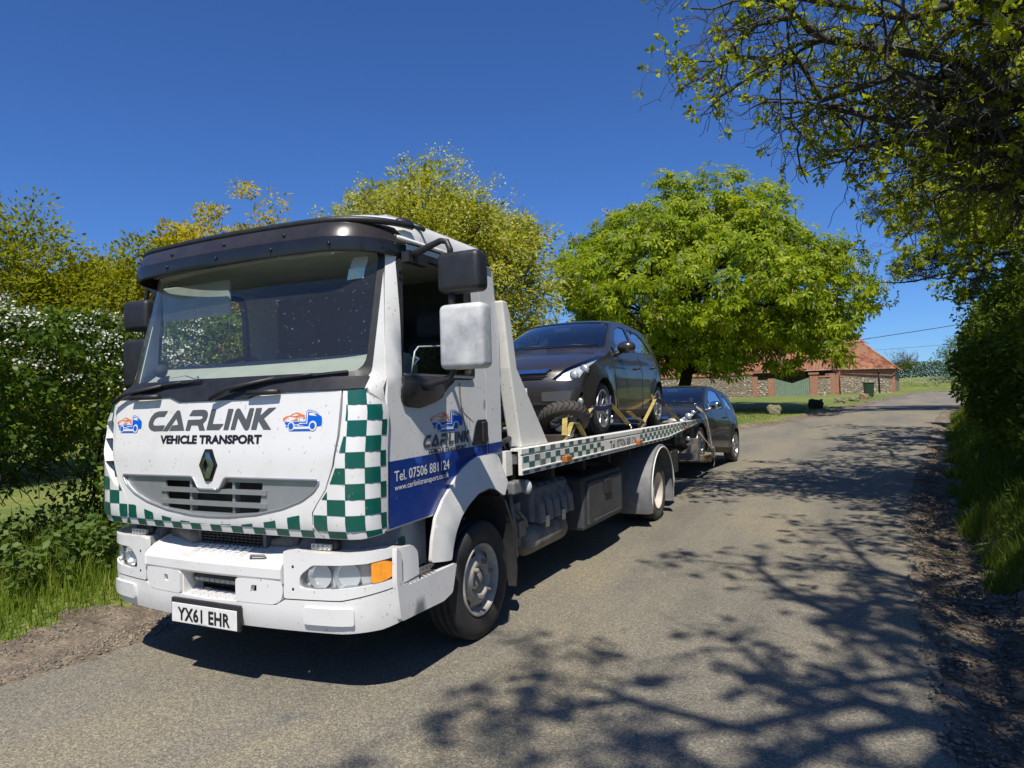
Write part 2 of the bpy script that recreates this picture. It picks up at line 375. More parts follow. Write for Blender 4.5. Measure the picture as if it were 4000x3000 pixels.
# --- diamond emblem
em = MB(); ms = .94
em.prism(emb, lambda p, q, t: cab(p, q, t), -.03, .004); eo = em.build('badge_surround', BLACKG, truck); bev(eo, .004)
inn = [(x * .78 + .002, 1.243 + (z - 1.243) * .80) for x, z in emb]; hole = [(0, 1.243 + .042), (.02, 1.243), (0, 1.243 - .042), (-.02, 1.243)]
bo = csheet('badge_diamond', inn, mat('dull_chrome', (.32, .34, .35), .22, 1., noise=.2), .016, [hole], .03, .012, smooth=False)
# facets: raise the mid ridge
for v in bo.data.vertices:
    d = abs(v.co.x) / .058 + abs(v.co.z - 1.243) / .1
    v.co.y -= .010 * max(0, 1 - abs(d - .62) * 2.2)
# --- corner panels with checks
cr_r = [(.925, 1.64), (.912, 1.40), (.887, 1.25), (.838, 1.12), (.778, 1.04), (.753, 1.0), (.753, .93), (.808, .862), (1.0, .862), (1.14, .875), (SEAM(.9) - .02, .905), (SEAM(1.2) - .012, 1.2), (SEAM(1.50) - .012, 1.50), (SEAM(1.55) - .02, 1.56), (1.10, 1.60), (1.05, 1.625), (1.03, 1.66), (.93, 1.66)]
vent = roundpoly([(-.93, 1.515), (-.925, 1.40), (-.90, 1.25), (-.865, 1.13), (-.845, 1.09), (-.90, 1.10), (-.97, 1.20), (-1.03, 1.33), (-1.06, 1.45), (-1.04, 1.50)], .03, 3)
cornR = csheet('corner_panel', cr_r, WHITE, 0, (), .05, .05, fn=bul)
cornL = csheet('corner_panel', [(-u, z) for u, z in cr_r], WHITE, 0, [vent], .05, .05, fn=bul)
vi = empty('air_intake'); vi.parent = truck
csheet('intake_back', [(u * 1.02 + .01, z) for u, z in vent], BLACKV, -.045, (), .06, .01, vi, fn=bul)
for (a, b, c) in ((-.925, -1.045, 1.39), (-.90, -1.0, 1.245)):
    csheet('intake_divider', [(a, c), (b, c - .004), (b, c + .004), (a, c + .008)], BLACKP, -.003, (), .05, .04, vi, fn=bul)
# checks: cells in (u,z)
def checks(name, region, cells, m, off, parent=truck, holes=(), step=.045):
    V = []; T = []
    for c in cells:
        Va, Ta, ce = cdt([c, region] + list(holes), step); k = pip(ce, c) & pip(ce, region)
        for h in holes: k &= ~pip(ce, h)
        n = len(V); used = np.unique(Ta[k]); rm = {int(a): n + i for i, a in enumerate(used)}
        V += [bul(cab(Va[a][0], Va[a][1], off)) for a in used]; T += [[rm[int(i)] for i in t] for t in Ta[k]]
    V = np.array(V); T = np.array(T); nn = np.cross(V[T[:, 1]] - V[T[:, 0]], V[T[:, 2]] - V[T[:, 0]])
    if (nn * (V[T].mean(1) - np.array(CC))).sum() < 0: T = T[:, ::-1]
    return tag(np_obj(name, V, T, m, parent, None, True), kind='stuff')
chk_reg = [(.945, 1.648), (.932, 1.40), (.90, 1.25), (.85, 1.12), (.79, 1.045), (.757, 1.0), (.757, .93), (.808, .866), (1.0, .866), (1.13, .88), (SEAM(.9) - .03, .91), (SEAM(1.2) - .03, 1.2), (SEAM(1.5) - .03, 1.50), (1.14, 1.565), (1.05, 1.565), (1.05, 1.648)]
for s, hol in ((1, ()), (-1, ([(u - .012, z) for u, z in vent],))):
    cells = []
    for r in range(11):
        z1 = 1.648 - r * .0825; z0 = z1 - .0825
        for c in range(6):
            u0 = .755 + (c) * .0965 - .012 * (r / 10)
            if (r + c) % 2 == 0: cells.append([(s * u0, z0), (s * (u0 + .0965), z0), (s * (u0 + .0965), z1), (s * u0, z1)])
    checks('check_decal', [(s * u, z) for u, z in chk_reg], cells, GREEN, .0025, truck, hol)
# lower strip checks on the bonnet panel below the smile line
smile = [(.742, .998), (.742, .93), (.79, .866), (-.79, .866), (-.742, .93), (-.742, .998), (-.62, .975), (-.45, .94), (-.25, .915), (0, .905), (.25, .915), (.45, .94), (.62, .975)]
cells = []
for c in range(-11, 11):
    u0 = c * .083
    for r in range(2):
        if (c + r) % 2 == 0: cells.append([(u0, .905 + .083 * (r - 1)), (u0 + .083, .905 + .083 * (r - 1)), (u0 + .083, .905 + .083 * r), (u0, .905 + .083 * r)])
checks('check_decal', smile, [c for c in cells if c], GREEN, .0025)
# --- lettering on the bonnet
LET = {'C': [(-.559, 1.48), (-.558, 1.497), (-.541, 1.527), (-.509, 1.552), (-.471, 1.561), (-.384, 1.562), (-.414, 1.528), (-.47, 1.528), (-.5, 1.518), (-.517, 1.492), (-.508, 1.477), (-.489, 1.474), (-.401, 1.476), (-.421, 1.443), (-.498, 1.441), (-.536, 1.45), (-.554, 1.465)],
 'A': [(-.416, 1.442), (-.305, 1.558), (-.296, 1.563), (-.286, 1.564), (-.276, 1.562), (-.269, 1.555), (-.22, 1.444), (-.357, 1.443), (-.331, 1.474), (-.279, 1.477), (-.3, 1.516), (-.37, 1.442)],
 'R': [(-.209, 1.443), (-.194, 1.505), (-.093, 1.506), (-.073, 1.512), (-.069, 1.521), (-.078, 1.528), (-.187, 1.529), (-.16, 1.562), (-.07, 1.563), (-.041, 1.557), (-.03, 1.545), (-.029, 1.527), (-.039, 1.503), (-.063, 1.483), (-.042, 1.443), (-.09, 1.443), (-.106, 1.473), (-.162, 1.474), (-.172, 1.443)],
 'L': [(-.031, 1.445), (-.002, 1.562), (.037, 1.563), (.016, 1.478), (.106, 1.478), (.072, 1.445)],
 'I': [(.107, 1.444), (.134, 1.563), (.174, 1.562), (.145, 1.444)],
 'N': [(.163, 1.445), (.185, 1.531), (.194, 1.554), (.202, 1.562), (.213, 1.564), (.222, 1.562), (.23, 1.556), (.278, 1.499), (.298, 1.563), (.331, 1.563), (.307, 1.459), (.301, 1.448), (.293, 1.442), (.283, 1.44), (.272, 1.444), (.264, 1.451), (.215, 1.511), (.198, 1.444)],
 'K': [(.319, 1.444), (.346, 1.562), (.388, 1.563), (.378, 1.519), (.437, 1.561), (.492, 1.563), (.407, 1.505), (.465, 1.443), (.409, 1.444), (.369, 1.491), (.358, 1.443)]}
def polys_obj(name, plist, fn, m, parent, step=.2):
    V = []; F = []
    for item in plist:
        P, H = (item if isinstance(item, tuple) else (item, []))
        Va, Ta, ce = cdt([P] + H, step); k = pip(ce, P)
        for h in H: k &= ~pip(ce, h)
        n = len(V); V += [fn(a, b) for a, b in Va]; F += [tuple(int(i) + n for i in t) for t in Ta[k]]
    return tag(new_obj(name, V, F, m, parent), kind='stuff' if len(plist) > 1 else None)
polys_obj('carlink_lettering', list(LET.values()), lambda x, z: cab(x, z, .003), GREYV, truck)
text('vehicle_transport_lettering', 'VEHICLE TRANSPORT', lambda x, z: cab(x, z, .003), -.432, .402, 1.368, 1.415, BLACKV, truck, .045)
# --- company logo (car on a flatbed), coordinates 0..1 / 0..1
def lg(pts): return [((x - 125) / 1865., (1110 - y) / 955.) for x, y in pts]
def ell(cx, cy, rx, ry, n=20): return [(cx + rx * math.cos(2 * PI * i / n), cy + ry * math.sin(2 * PI * i / n)) for i in range(n)]
def stroke(pts, w):
    L = []; R_ = []
    for i in range(len(pts)):
        a = pts[max(0, i - 1)]; b = pts[min(len(pts) - 1, i + 1)]; d = math.hypot(b[0] - a[0], b[1] - a[1]); nx, ny = -(b[1] - a[1]) / d, (b[0] - a[0]) / d; ww = w[i] if isinstance(w, list) else w
        L.append((pts[i][0] + nx * ww / 2, pts[i][1] + ny * ww / 2)); R_.append((pts[i][0] - nx * ww / 2, pts[i][1] - ny * ww / 2))
    return L + R_[::-1]
LG_O = [(lg([(125, 535), (250, 450), (340, 400), (470, 400), (600, 310), (720, 268), (850, 262), (960, 300), (1060, 350), (1130, 370), (1205, 365), (1160, 400), (1105, 405), (1120, 430), (1205, 455), (1180, 520), (1130, 590), (1110, 520), (1080, 450), (1000, 405), (930, 420), (850, 470), (780, 500), (700, 495), (790, 465), (860, 425), (760, 452), (620, 450), (520, 427), (350, 432), (270, 472), (237, 540), (228, 635), (135, 635), (190, 605)]),
         [lg([(515, 405), (620, 335), (730, 295), (830, 300), (935, 355), (850, 388), (700, 418), (580, 415)])]), lg([(490, 622), (650, 600), (760, 560), (860, 520), (860, 628)]),
        lg(stroke([(330, 655), (290, 610), (290, 540), (330, 490), (380, 485), (420, 530)], 22)), lg(stroke([(980, 655), (930, 600), (915, 540), (945, 475), (1000, 458), (1060, 510)], 22))]
LG_B = [lg([(240, 690), (1235, 680), (1255, 230), (1300, 180), (1380, 155), (1500, 165), (1640, 215), (1760, 300), (1850, 400), (1940, 450), (1975, 510), (1990, 700), (1980, 850), (1930, 880), (1760, 905), (1400, 905), (285, 918), (375, 825), (258, 770)]),
        lg([(430, 1105), (640, 1085), (720, 1020), (1450, 1018), (1520, 1070), (1605, 1085), (1590, 1105)])]
LG_W = [lg(stroke([(980, 765), (1312, 760), (1312, 270), (1350, 222), (1430, 208), (1560, 228), (1680, 290), (1790, 378)], [50, 52, 52, 50, 46, 42, 36, 10])), lg(stroke([(735, 832), (905, 830), (980, 765)], 40)), lg(stroke([(890, 868), (1190, 880)], [40, 8])),
        lg([(1390, 300), (1420, 285), (1560, 285), (1640, 310), (1700, 355), (1630, 372), (1770, 450), (1385, 395)]), lg(ell(575, 885, 165, 200)), lg(ell(1585, 880, 180, 225)), lg([(600, 912), (1500, 908), (1500, 1015), (600, 1020)])]
LG_BW = [lg(ell(573, 885, 115, 150)), lg(ell(1582, 878, 118, 150))]
def logo(fn, parent):
    l = empty('company_logo'); l.parent = parent
    polys_obj('logo_car', LG_O, lambda a, b: fn(a, b, .003), ORANGE, l); polys_obj('logo_truck', LG_B, lambda a, b: fn(a, b, .003), LOGOBLUE, l)
    polys_obj('logo_highlight', LG_W, lambda a, b: fn(a, b, .0045), PLATEW, l); polys_obj('logo_wheel', LG_BW, lambda a, b: fn(a, b, .006), LOGOBLUE, l)
    return l
logo(lambda a, b, o: cab(.54 + a * .265, 1.432 + b * .112, o), truck)
logo(lambda a, b, o: cab(-.895 + a * .265, 1.432 + b * .108, o), truck)
# --- upper cab: pillars, header and windscreen
ws = roundpoly([(-1.03, 1.685), (1.03, 1.685), (1.0, 2.50), (-1.0, 2.50)], .09, 5)
ws2 = roundpoly([(-.99, 1.745), (.99, 1.745), (.965, 2.47), (-.965, 2.47)], .10, 5)
se = [(SEAM(z) - .012, z) for z in (1.56, 1.7, 1.9, 2.1, 2.3, 2.53)]
so = [(1.045, 1.66), (1.07, 1.63), (1.12, 1.605)] + se
csheet('windscreen_surround', [(-u, z) for u, z in so[::-1]] + [(-1.045, 1.651), (1.045, 1.651)] + so, WHITE, -.002, [ws], .06, .03)
wso = csheet('windscreen', ws, WSCREEN, -.012, (), .05)
csheet('windscreen_seal', [(u * 1.004, z) for u, z in ws], BLACKP, -.006, [ws2], .06, .004)
# tax disc and permit on the screen
csheet('permit_sticker', [(.80, 2.27), (.90, 2.28), (.90, 2.345), (.80, 2.338)], mat('sticker', (.45, .62, .60), .5), -.010, (), .1)
csheet('permit_holder', roundpoly([(.805, 2.335), (.905, 2.342), (.91, 2.41), (.815, 2.405)], .02), mat('sticker_b', (.42, .44, .40), .5), -.010, (), .1)
# scuttle below the screen
csheet('scuttle_panel', [(-1.03, 1.652), (-.93, 1.649), (-.375, 1.646), (-.285, 1.616), (.285, 1.616), (.375, 1.646), (.93, 1.649), (1.03, 1.652), (1.02, 1.72), (-1.02, 1.72)], BLACKP, .010, (), .06, .03)
for (a, b, r) in ((-.72, -.45, .016), (.30, .52, .016)):
    MB().tube([cab(a, 1.645, .03), cab((a + b) / 2, 1.65, .034), cab(b, 1.648, .03)], r, 8).build('washer_housing', BLACKP, truck)
for (x0, z0, x1, z1) in ((-.90, 1.62, -.10, 1.735), (.02, 1.62, .90, 1.745)):
    w = MB(); p0 = cab(x0, z0, .035); k = cab(x0 + .12, z0 + .055, .05); e = cab(x0 + .45, z1 - .02, .03); t = cab(x1, z1, .022)
    w.tube([p0, k, e], [.016, .014, .011], 6)
    wo = w.build('wiper_arm', BLACKP, truck)
    bl = MB(); pts = [cab(x0 + .12 + (x1 - x0 - .12) * i / 8, z0 + .06 + (z1 - z0 - .06) * (i / 8) ** .8, .018) for i in range(9)]
    bl.strip(pts, .022, (0, -1, .1), .012); bl.tube([(a, b - .012, c + .006) for a, b, c in pts[2:7]], .007, 5); bl.build('wiper_blade', BLACKP, wo)
# --- visor
VP, VU, VYS = planfn(1.078, .70, .085)
vprof = [(.094, 2.412), (.080, 2.416), (.074, 2.45), (.080, 2.495), (.098, 2.545), (.126, 2.582), (.17, 2.602)]
def visor_sheet(name, i0, i1, m, off=0., t=.006):
    V = []; F = []; N = 61; um = VU - .015
    for j in range(N):
        u = -um + 2 * um * j / (N - 1); x, y, nx, ny = VP(u)
        for (d, z) in vprof[i0:i1 + 1]: V.append((x + nx * (off - d * .55 * abs(nx)), y + d * 1.0 + .0 + ny * off, z))
    n = i1 - i0 + 1
    for j in range(N - 1):
        for i in range(n - 1): F.append((j * n + i, (j + 1) * n + i, (j + 1) * n + i + 1, j * n + i + 1))
    o = new_obj(name, V, F, m, vz, True); solid(o, t); return o
vz = empty('sun_visor'); vz.parent = truck
visor_sheet('visor_lower_band', 0, 3, BLACKG); visor_sheet('visor_upper_band', 3, 5, SMOKE, -.001); visor_sheet('visor_top_edge', 5, 6, BLACKP)
um = VU - .05
MB().tube([(lambda q: (q[0] * .985, q[1] + .145, 2.60))(VP(-um + 2 * um * j / 40)) for j in range(41)], .02, 8).build('visor_rim', BLACKP, vz)
for j, u in enumerate((-.8, -.45, -.42, 0., .05, .42, .50, .8)):
    x, y, nx, ny = VP(u); z = 2.452 if j % 2 else 2.53
    MB().ball((x, y + (.070 if j % 2 else .086), z), (.011, .006, .011), 8, 5).build('rivet', BLACKG, vz)
for s in (1, -1):
    for z in (2.50, 2.455):
        MB().ball((s * 1.082, .36, z), (.006, .012, .012), 8, 5).build('rivet', RUST if z > 2.48 else BLACKG, vz)
# --- roof
def ring(sc, z, dz=0):
    pts = []
    for j in range(57):
        um = su(.52, 2.52); x, y, _ = cab(-um + 2 * um * j / 56, 2.52); pts.append((x, y))
    rear = 1.545
    for i in range(1, 9): pts.append((1.05, .55 + (rear - .08 - .55) * i / 8))
    for i in range(0, 11): pts.append((.98 - 1.96 * i / 10, rear))
    for i in range(8, 0, -1): pts.append((-1.05, .55 + (rear - .08 - .55) * i / 8))
    cx, cy = 0, .95
    return [(cx + (x - cx) * sc[0], cy + (y - cy) * sc[1], z) for x, y in pts]
rings = [ring((1, 1), 2.505), ring((1.003, 1.003), 2.53), ring((.992, .99), 2.60), ring((.965, .965), 2.645), ring((.90, .91), 2.675), ring((.7, .75), 2.692), ring((.3, .3), 2.70)]
V = sum(rings, []); n = len(rings[0]); F = []
for i in range(len(rings) - 1):
    for j in range(n): F.append((i * n + j, i * n + (j + 1) % n, (i + 1) * n + (j + 1) % n, (i + 1) * n + j))
F.append(tuple((len(rings) - 1) * n + j for j in range(n)))
new_obj('roof', V, F, WHITE, truck, True)
for s in (1, -1): MB().tube([(s * 1.052, .42, 2.512), (s * 1.055, .9, 2.516), (s * 1.052, 1.545, 2.512)], .012, 6).build('rain_gutter', WHITE, truck)
# light bar and camera on the roof
lb = MB(); hexa = [(.52, 2.66), (.60, 2.715), (.72, 2.725), (.84, 2.715), (.92, 2.66)]
lb.prism([(a, b) for a, b in hexa], lambda p, q, t: (t, p, q), -.80, .86); lbo = lb.build('roof_light_bar', mat('light_bar', (.42, .42, .40), .3, noise=.2, nscale=30, coat=.3), truck); bev(lbo, .015)
cb = MB(); cb.ball((.99, .58, 2.625), (.05, .085, .04)); cb.tube([(1.0, .60, 2.63), (1.05, .66, 2.62), (1.075, .67, 2.60)], [.02, .016, .012], 6); cb.build('roof_camera', BLACKP, truck)
# --- sides: doors, rear pillars, back wall
for s in (1, -1):
    door_pts = [(.275, .875), (.78, .89), (.88, .95), (1.0, 1.05), (1.12, 1.13), (1.25, 1.18), (1.425, 1.19), (1.425, 1.7), (1.40, 2.1), (1.34, 2.40), (1.30, 2.495), (.40, 2.495), (.36, 2.2), (.325, 1.9), (.30, 1.65), (.28, 1.4)]
    win = [(.425, 1.715), (1.25, 1.735), (1.235, 2.3), (1.21, 2.44), (.54, 2.44), (.47, 2.40)]
    d = empty('door'); d.parent = truck
    wp = roundpoly([(s * su(y, z), z) for y, z in win], .06, 4)
    csheet('door_panel', sidepoly(door_pts, s), WHITE, .001, [wp], .07, .035, d)
    rp = [(1.433, 1.19), (1.655, 1.19), (1.66, 2.1), (1.56, 2.505), (1.31, 2.505), (1.35, 2.40), (1.408, 2.1), (1.433, 1.7)]
    csheet('rear_pillar', sidepoly(rp, s), WHITE, .0, (), .07, .03)
    # blue lower band
    bl = [(.285, .885), (.775, .90), (.87, .96), (.99, 1.062), (1.11, 1.142), (1.24, 1.194), (1.425, 1.203), (1.425, 1.272), (.285, 1.248)]
    csheet('blue_band', sidepoly(bl, s), BLUE, .004, (), .07, 0, d)
    csheet('blue_band', sidepoly([(1.436, 1.203), (1.65, 1.203), (1.65, 1.278), (1.436, 1.272)], s), BLUE, .004, (), .07, 0)
    # black window trim and lower plastic
    tr = [(.40, 1.60), (.45, 1.545), (.60, 1.535), (.75, 1.565), (.90, 1.64), (1.0, 1.70), (1.0, 1.73), (.425, 1.73)]
    to = csheet('mirror_base', roundpoly(sidepoly(tr, s), .03), BLACKP, .012, (), .04, .02, d)
    for v in to.data.vertices:
        y, z = v.co.y, v.co.z; v.co.x += s * .085 * max(0, 1 - ((y - .62) / .25) ** 2) * max(0, 1 - ((z - 1.65) / .08) ** 2)
    wi = [(.44, 1.73), (1.24, 1.75), (1.22, 2.3), (1.20, 2.425), (.55, 2.425), (.485, 2.39)]
    wo_ = [(.405, 1.70), (1.27, 1.715), (1.25, 2.3), (1.225, 2.462), (.52, 2.462), (.445, 2.41)]
    csheet('window_frame', roundpoly([(s * su(y, z), z) for y, z in wo_], .06, 4), BLACKP, .003, [roundpoly([(s * su(y, z), z) for y, z in wi], .05, 4)], .07, .04, d)
    if s > 0:   # window wound down, upper edge of the pane still showing
        gp = roundpoly([(su(.56, 1.73), 1.73), (su(1.22, 1.74), 1.74), (su(1.22, 1.95), 1.95), (su(.62, 1.90), 1.90)], .04)
        csheet('window_pane', gp, CGLASS, -.02, (), .08, .005, d)
        MB().tube([cab(su(.56, 1.74), 1.74, -.02), cab(su(.60, 1.87), 1.87, -.02), cab(su(.64, 1.902), 1.902, -.02), cab(su(1.22, 1.95), 1.95, -.02)], .005, 5).build('pane_edge', mat('glass_edge', (.45, .52, .5), .3), d)
        MB().box(1.052, 1.066, .45, 1.24, 1.722, 1.738).build('window_seal', GREYP, d)
    else: pass
    # handle: recess and pull
    hp = roundpoly(sidepoly([(1.215, 1.275), (1.27, 1.42), (1.30, 1.445), (1.425, 1.445), (1.425, 1.275)], s), .02)
    h = csheet('door_handle', hp, BLACKP, .008, (), .05, .02, d)
    hb = MB().box(s * 1.06 if s > 0 else -1.082, 1.082 if s > 0 else -1.06, 1.33, 1.40, 1.29, 1.43).build('handle_pull', BLACKP, h); bev(hb, .008)
    # logo and lettering on the door (reads front to rear on the nearside)
    if s > 0:
        dn = lambda y, z, o=.006: cab(su(y, z), z, o)
        stn = [stroke([(1.07, 1.69), (1.075, 1.60), (1.095, 1.52), (1.12, 1.43), (1.145, 1.36), (1.15, 1.30)], [.026, .020, .016, .012, .009, .006]), stroke([(1.09, 1.53), (1.13, 1.49), (1.19, 1.46), (1.25, 1.43)], [.010, .008, .006, .004]), stroke([(1.19, 1.46), (1.193, 1.40)], .005), stroke([(1.15, 1.48), (1.16, 1.41), (1.18, 1.36)], .005), stroke([(1.165, 1.36), (1.175, 1.30), (1.18, 1.27)], .007)]
        polys_obj('dried_stain', stn, lambda y, z: dn(y, z, .003), mat('stain', (.27, .22, .16), .7), d)
        logo(lambda a, b, o: dn(.71 + a * .385, 1.385 + b * .135, o + .002), d)
        kx = (1.19 - .63) / 1.051
        polys_obj('carlink_lettering', list(LET.values()), lambda x, z: dn(.63 + (x + .559) * kx, 1.298 + (z - 1.443) * .62 + (x + .559) * .008, .005), GREYV, d)
        text('vehicle_transport_lettering', 'VEHICLE TRANSPORT', lambda x, z: dn(x, z, .005), .68, 1.135, 1.262, 1.288, BLACKV, d, .03)
        text('telephone_lettering', 'Tel. 07506 881124', lambda y, z: dn(y, z + (y - .34) * .03, .007), .335, .915, 1.135, 1.195, PLATEW, d, .012)
        text('website_lettering', 'www.carlinktransport.co.uk', lambda y, z: dn(y, z + (y - .34) * .03, .007), .335, .905, 1.085, 1.118, PLATEW, d, .012)
MB().box(-1.03, 1.03, 1.60, 1.63, .95, 2.50).build('cab_back_wall', WHITE2, truck)
# --- mirrors
for s in (1, -1):
    mset = empty('mirror'); mset.parent = truck; dx = 0 if s > 0 else -.06
    yb = .50 if s > 0 else .60
    def hous(name, x0, x1, z0, z1, m):
        o = MB().box(s * x0 if s > 0 else -x1, x1 if s > 0 else -x0, yb - .055, yb + .075, z0, z1).build(name, m, mset); bev(o, .035, 4)
        for p in o.data.polygons: p.use_smooth = True
        g = MB().box((x0 + .02) if s > 0 else -(x1 - .02), (x1 - .02) if s > 0 else -(x0 + .02), yb + .0755, yb + .079, z0 + .025, z1 - .025).build('mirror_glass', CHROME, o)
        return o
    hous('mirror_housing', 1.285, 1.555, 2.17, 2.395, BLACKP)
    hous('mirror_housing', 1.29, 1.57, 1.745, 2.105, mat('scuffed_white_mirror', (.60, .60, .58), .5, noise=.45, nscale=7, color2=(.30, .31, .33)) if s > 0 else BLACKP)
    a = MB(); a.tube([(s * 1.06, .52, 2.41), (s * 1.14, .50, 2.43), (s * 1.29, yb, 2.475), (s * 1.33, yb, 2.465), (s * 1.35, yb, 2.42), (s * 1.35, yb, 2.38)], [.024, .022, .018, .018, .018, .018], 8)
    a.build('mirror_arm', BLACKP, mset); a = MB(); a.tube([(s * 1.352, yb, 2.2), (s * 1.352, yb, 2.08)], .019, 8); a.build('mirror_pole', BLACKP, mset); a = MB()
    a.tube([(s * 1.352, yb, 1.78), (s * 1.352, yb, 1.735), (s * 1.33, yb, 1.70), (s * 1.20, .52, 1.672), (s * 1.08, .55, 1.66)], [.018, .018, .019, .022, .024], 8); a.build('mirror_arm', BLACKP, mset)
    MB().box(*((1.05, 1.10) if s > 0 else (-1.10, -1.05)), .46, .66, 2.375, 2.435).build('mirror_bracket', BLACKP, mset)
# --- interior
it = empty('cab_interior'); it.parent = truck
MB().box(-1.0, 1.0, .30, 1.58, .93, .97).build('floor_mat', INTER, it)
MB().box(-1.0, 1.0, 1.56, 1.585, .97, 2.48).build('rear_trim', INTER, it)
MB().box(-1.0, 1.0, .40, 1.58, 2.485, 2.50).build('headlining', INTERL, it)
da = [(.10, 1.67), (.16, 1.755), (.28, 1.835), (.42, 1.875), (.56, 1.87), (.64, 1.80), (.60, 1.30), (.35, 1.0), (.2, 1.0)]
MB().prism(da, lambda p, q, t: (t, p + .02 + .12 * (t / .95) ** 2, q), -.93, .93).build('dashboard', DASH, it)
for x in (-.55, .25, .68):
    st = empty('seat'); st.parent = it; w = .24 if x < 0 else .20
    rbox('seat_cushion', x - w, x + w, .80, 1.30, 1.28, 1.42, SEAT, st, .05, seg=3)
    rbox('seat_back', x - w, x + w, 1.28, 1.44, 1.36, 2.0, SEAT, st, .06, seg=3, M=None)
    rbox('headrest', x - .14, x + .14, 1.32, 1.43, 2.03, 2.22, SEAT, st, .05, seg=3)
swm = Matrix.Translation((-.52, .66, 1.70)) @ Matrix.Rotation(RAD(35), 4, 'X'); sw = MB()
sw.tube([swm @ Vector((.22 * math.cos(t * PI / 12), .22 * math.sin(t * PI / 12), .12)) for t in range(25)], .015, 6, False); sw.tube([swm @ Vector((-.2, 0, .12)), swm @ Vector((.2, 0, .12))], .02, 6); sw.tube([swm @ Vector((0, 0, .12)), swm @ Vector((0, 0, -.25))], .04, 8); sw.build('steering_wheel', INTER, it)
rbox('sun_flap', -.86, -.22, .36, .385, 2.17, 2.40, INTERL, it, .02, Matrix.Translation((0, 0, 0)))
hd = MB(); hd.ball((-.80, .30, 1.83), (.05, .04, .045)); hd.tube([(-.80, .29, 1.83), (-.73, .25, 1.82)], .035, 8); hd.tube([(-.76, .30, 1.83), (-.6, .30, 1.88), (-.45, .25, 1.86), (-.3, .26, 1.83)], .004, 4); hd.build('dashboard_camera', INTER, it)
MB().tube([(-.47, .28, 1.84), (-.46, .27, 1.90), (-.43, .26, 1.85)], .004, 4).build('cable', INTER, it)
# --- bumper
BP, BU, BYS = planfn(1.125, .84, .105)
def bp_(u, z, off=0., f=None):
    x, y, nx, ny = BP(u); fy = -.025 if f is None else f; yy = fy + (0 if z > .46 else 2.2 * (.46 - z) ** 2)
    return (x + nx * off, y + yy + ny * off, z)
bum = empty('front_bumper'); bum.parent = truck
def bsheet(name, poly, m, off=0., holes=(), step=.06, thick=.0, parent=bum, f=None): return sheet(name, poly, lambda u, z: bp_(u, z, off, f), m, parent, holes, step, thick, (0, 1.2, .6))
plateh = [(-.275, .335), (.275, .335), (.275, .47), (-.275, .47)]
for s in (1, -1): pass
b_r = [(.22, .495), (.50, .497), (.56, .53), (.90, .535), (1.12, .57), (BU + .02, .60), (BU + .06, .60), (BU + .06, .44), (BU - .06, .40), (1.1, .372), (.9, .362), (.28, .362), (0, .362)]
low = [(0, .488)] + b_r + [(-x, z) for x, z in b_r[-2::-1]]
bsheet('lower_bumper', low, WHITE, 0, (), .05, .03)
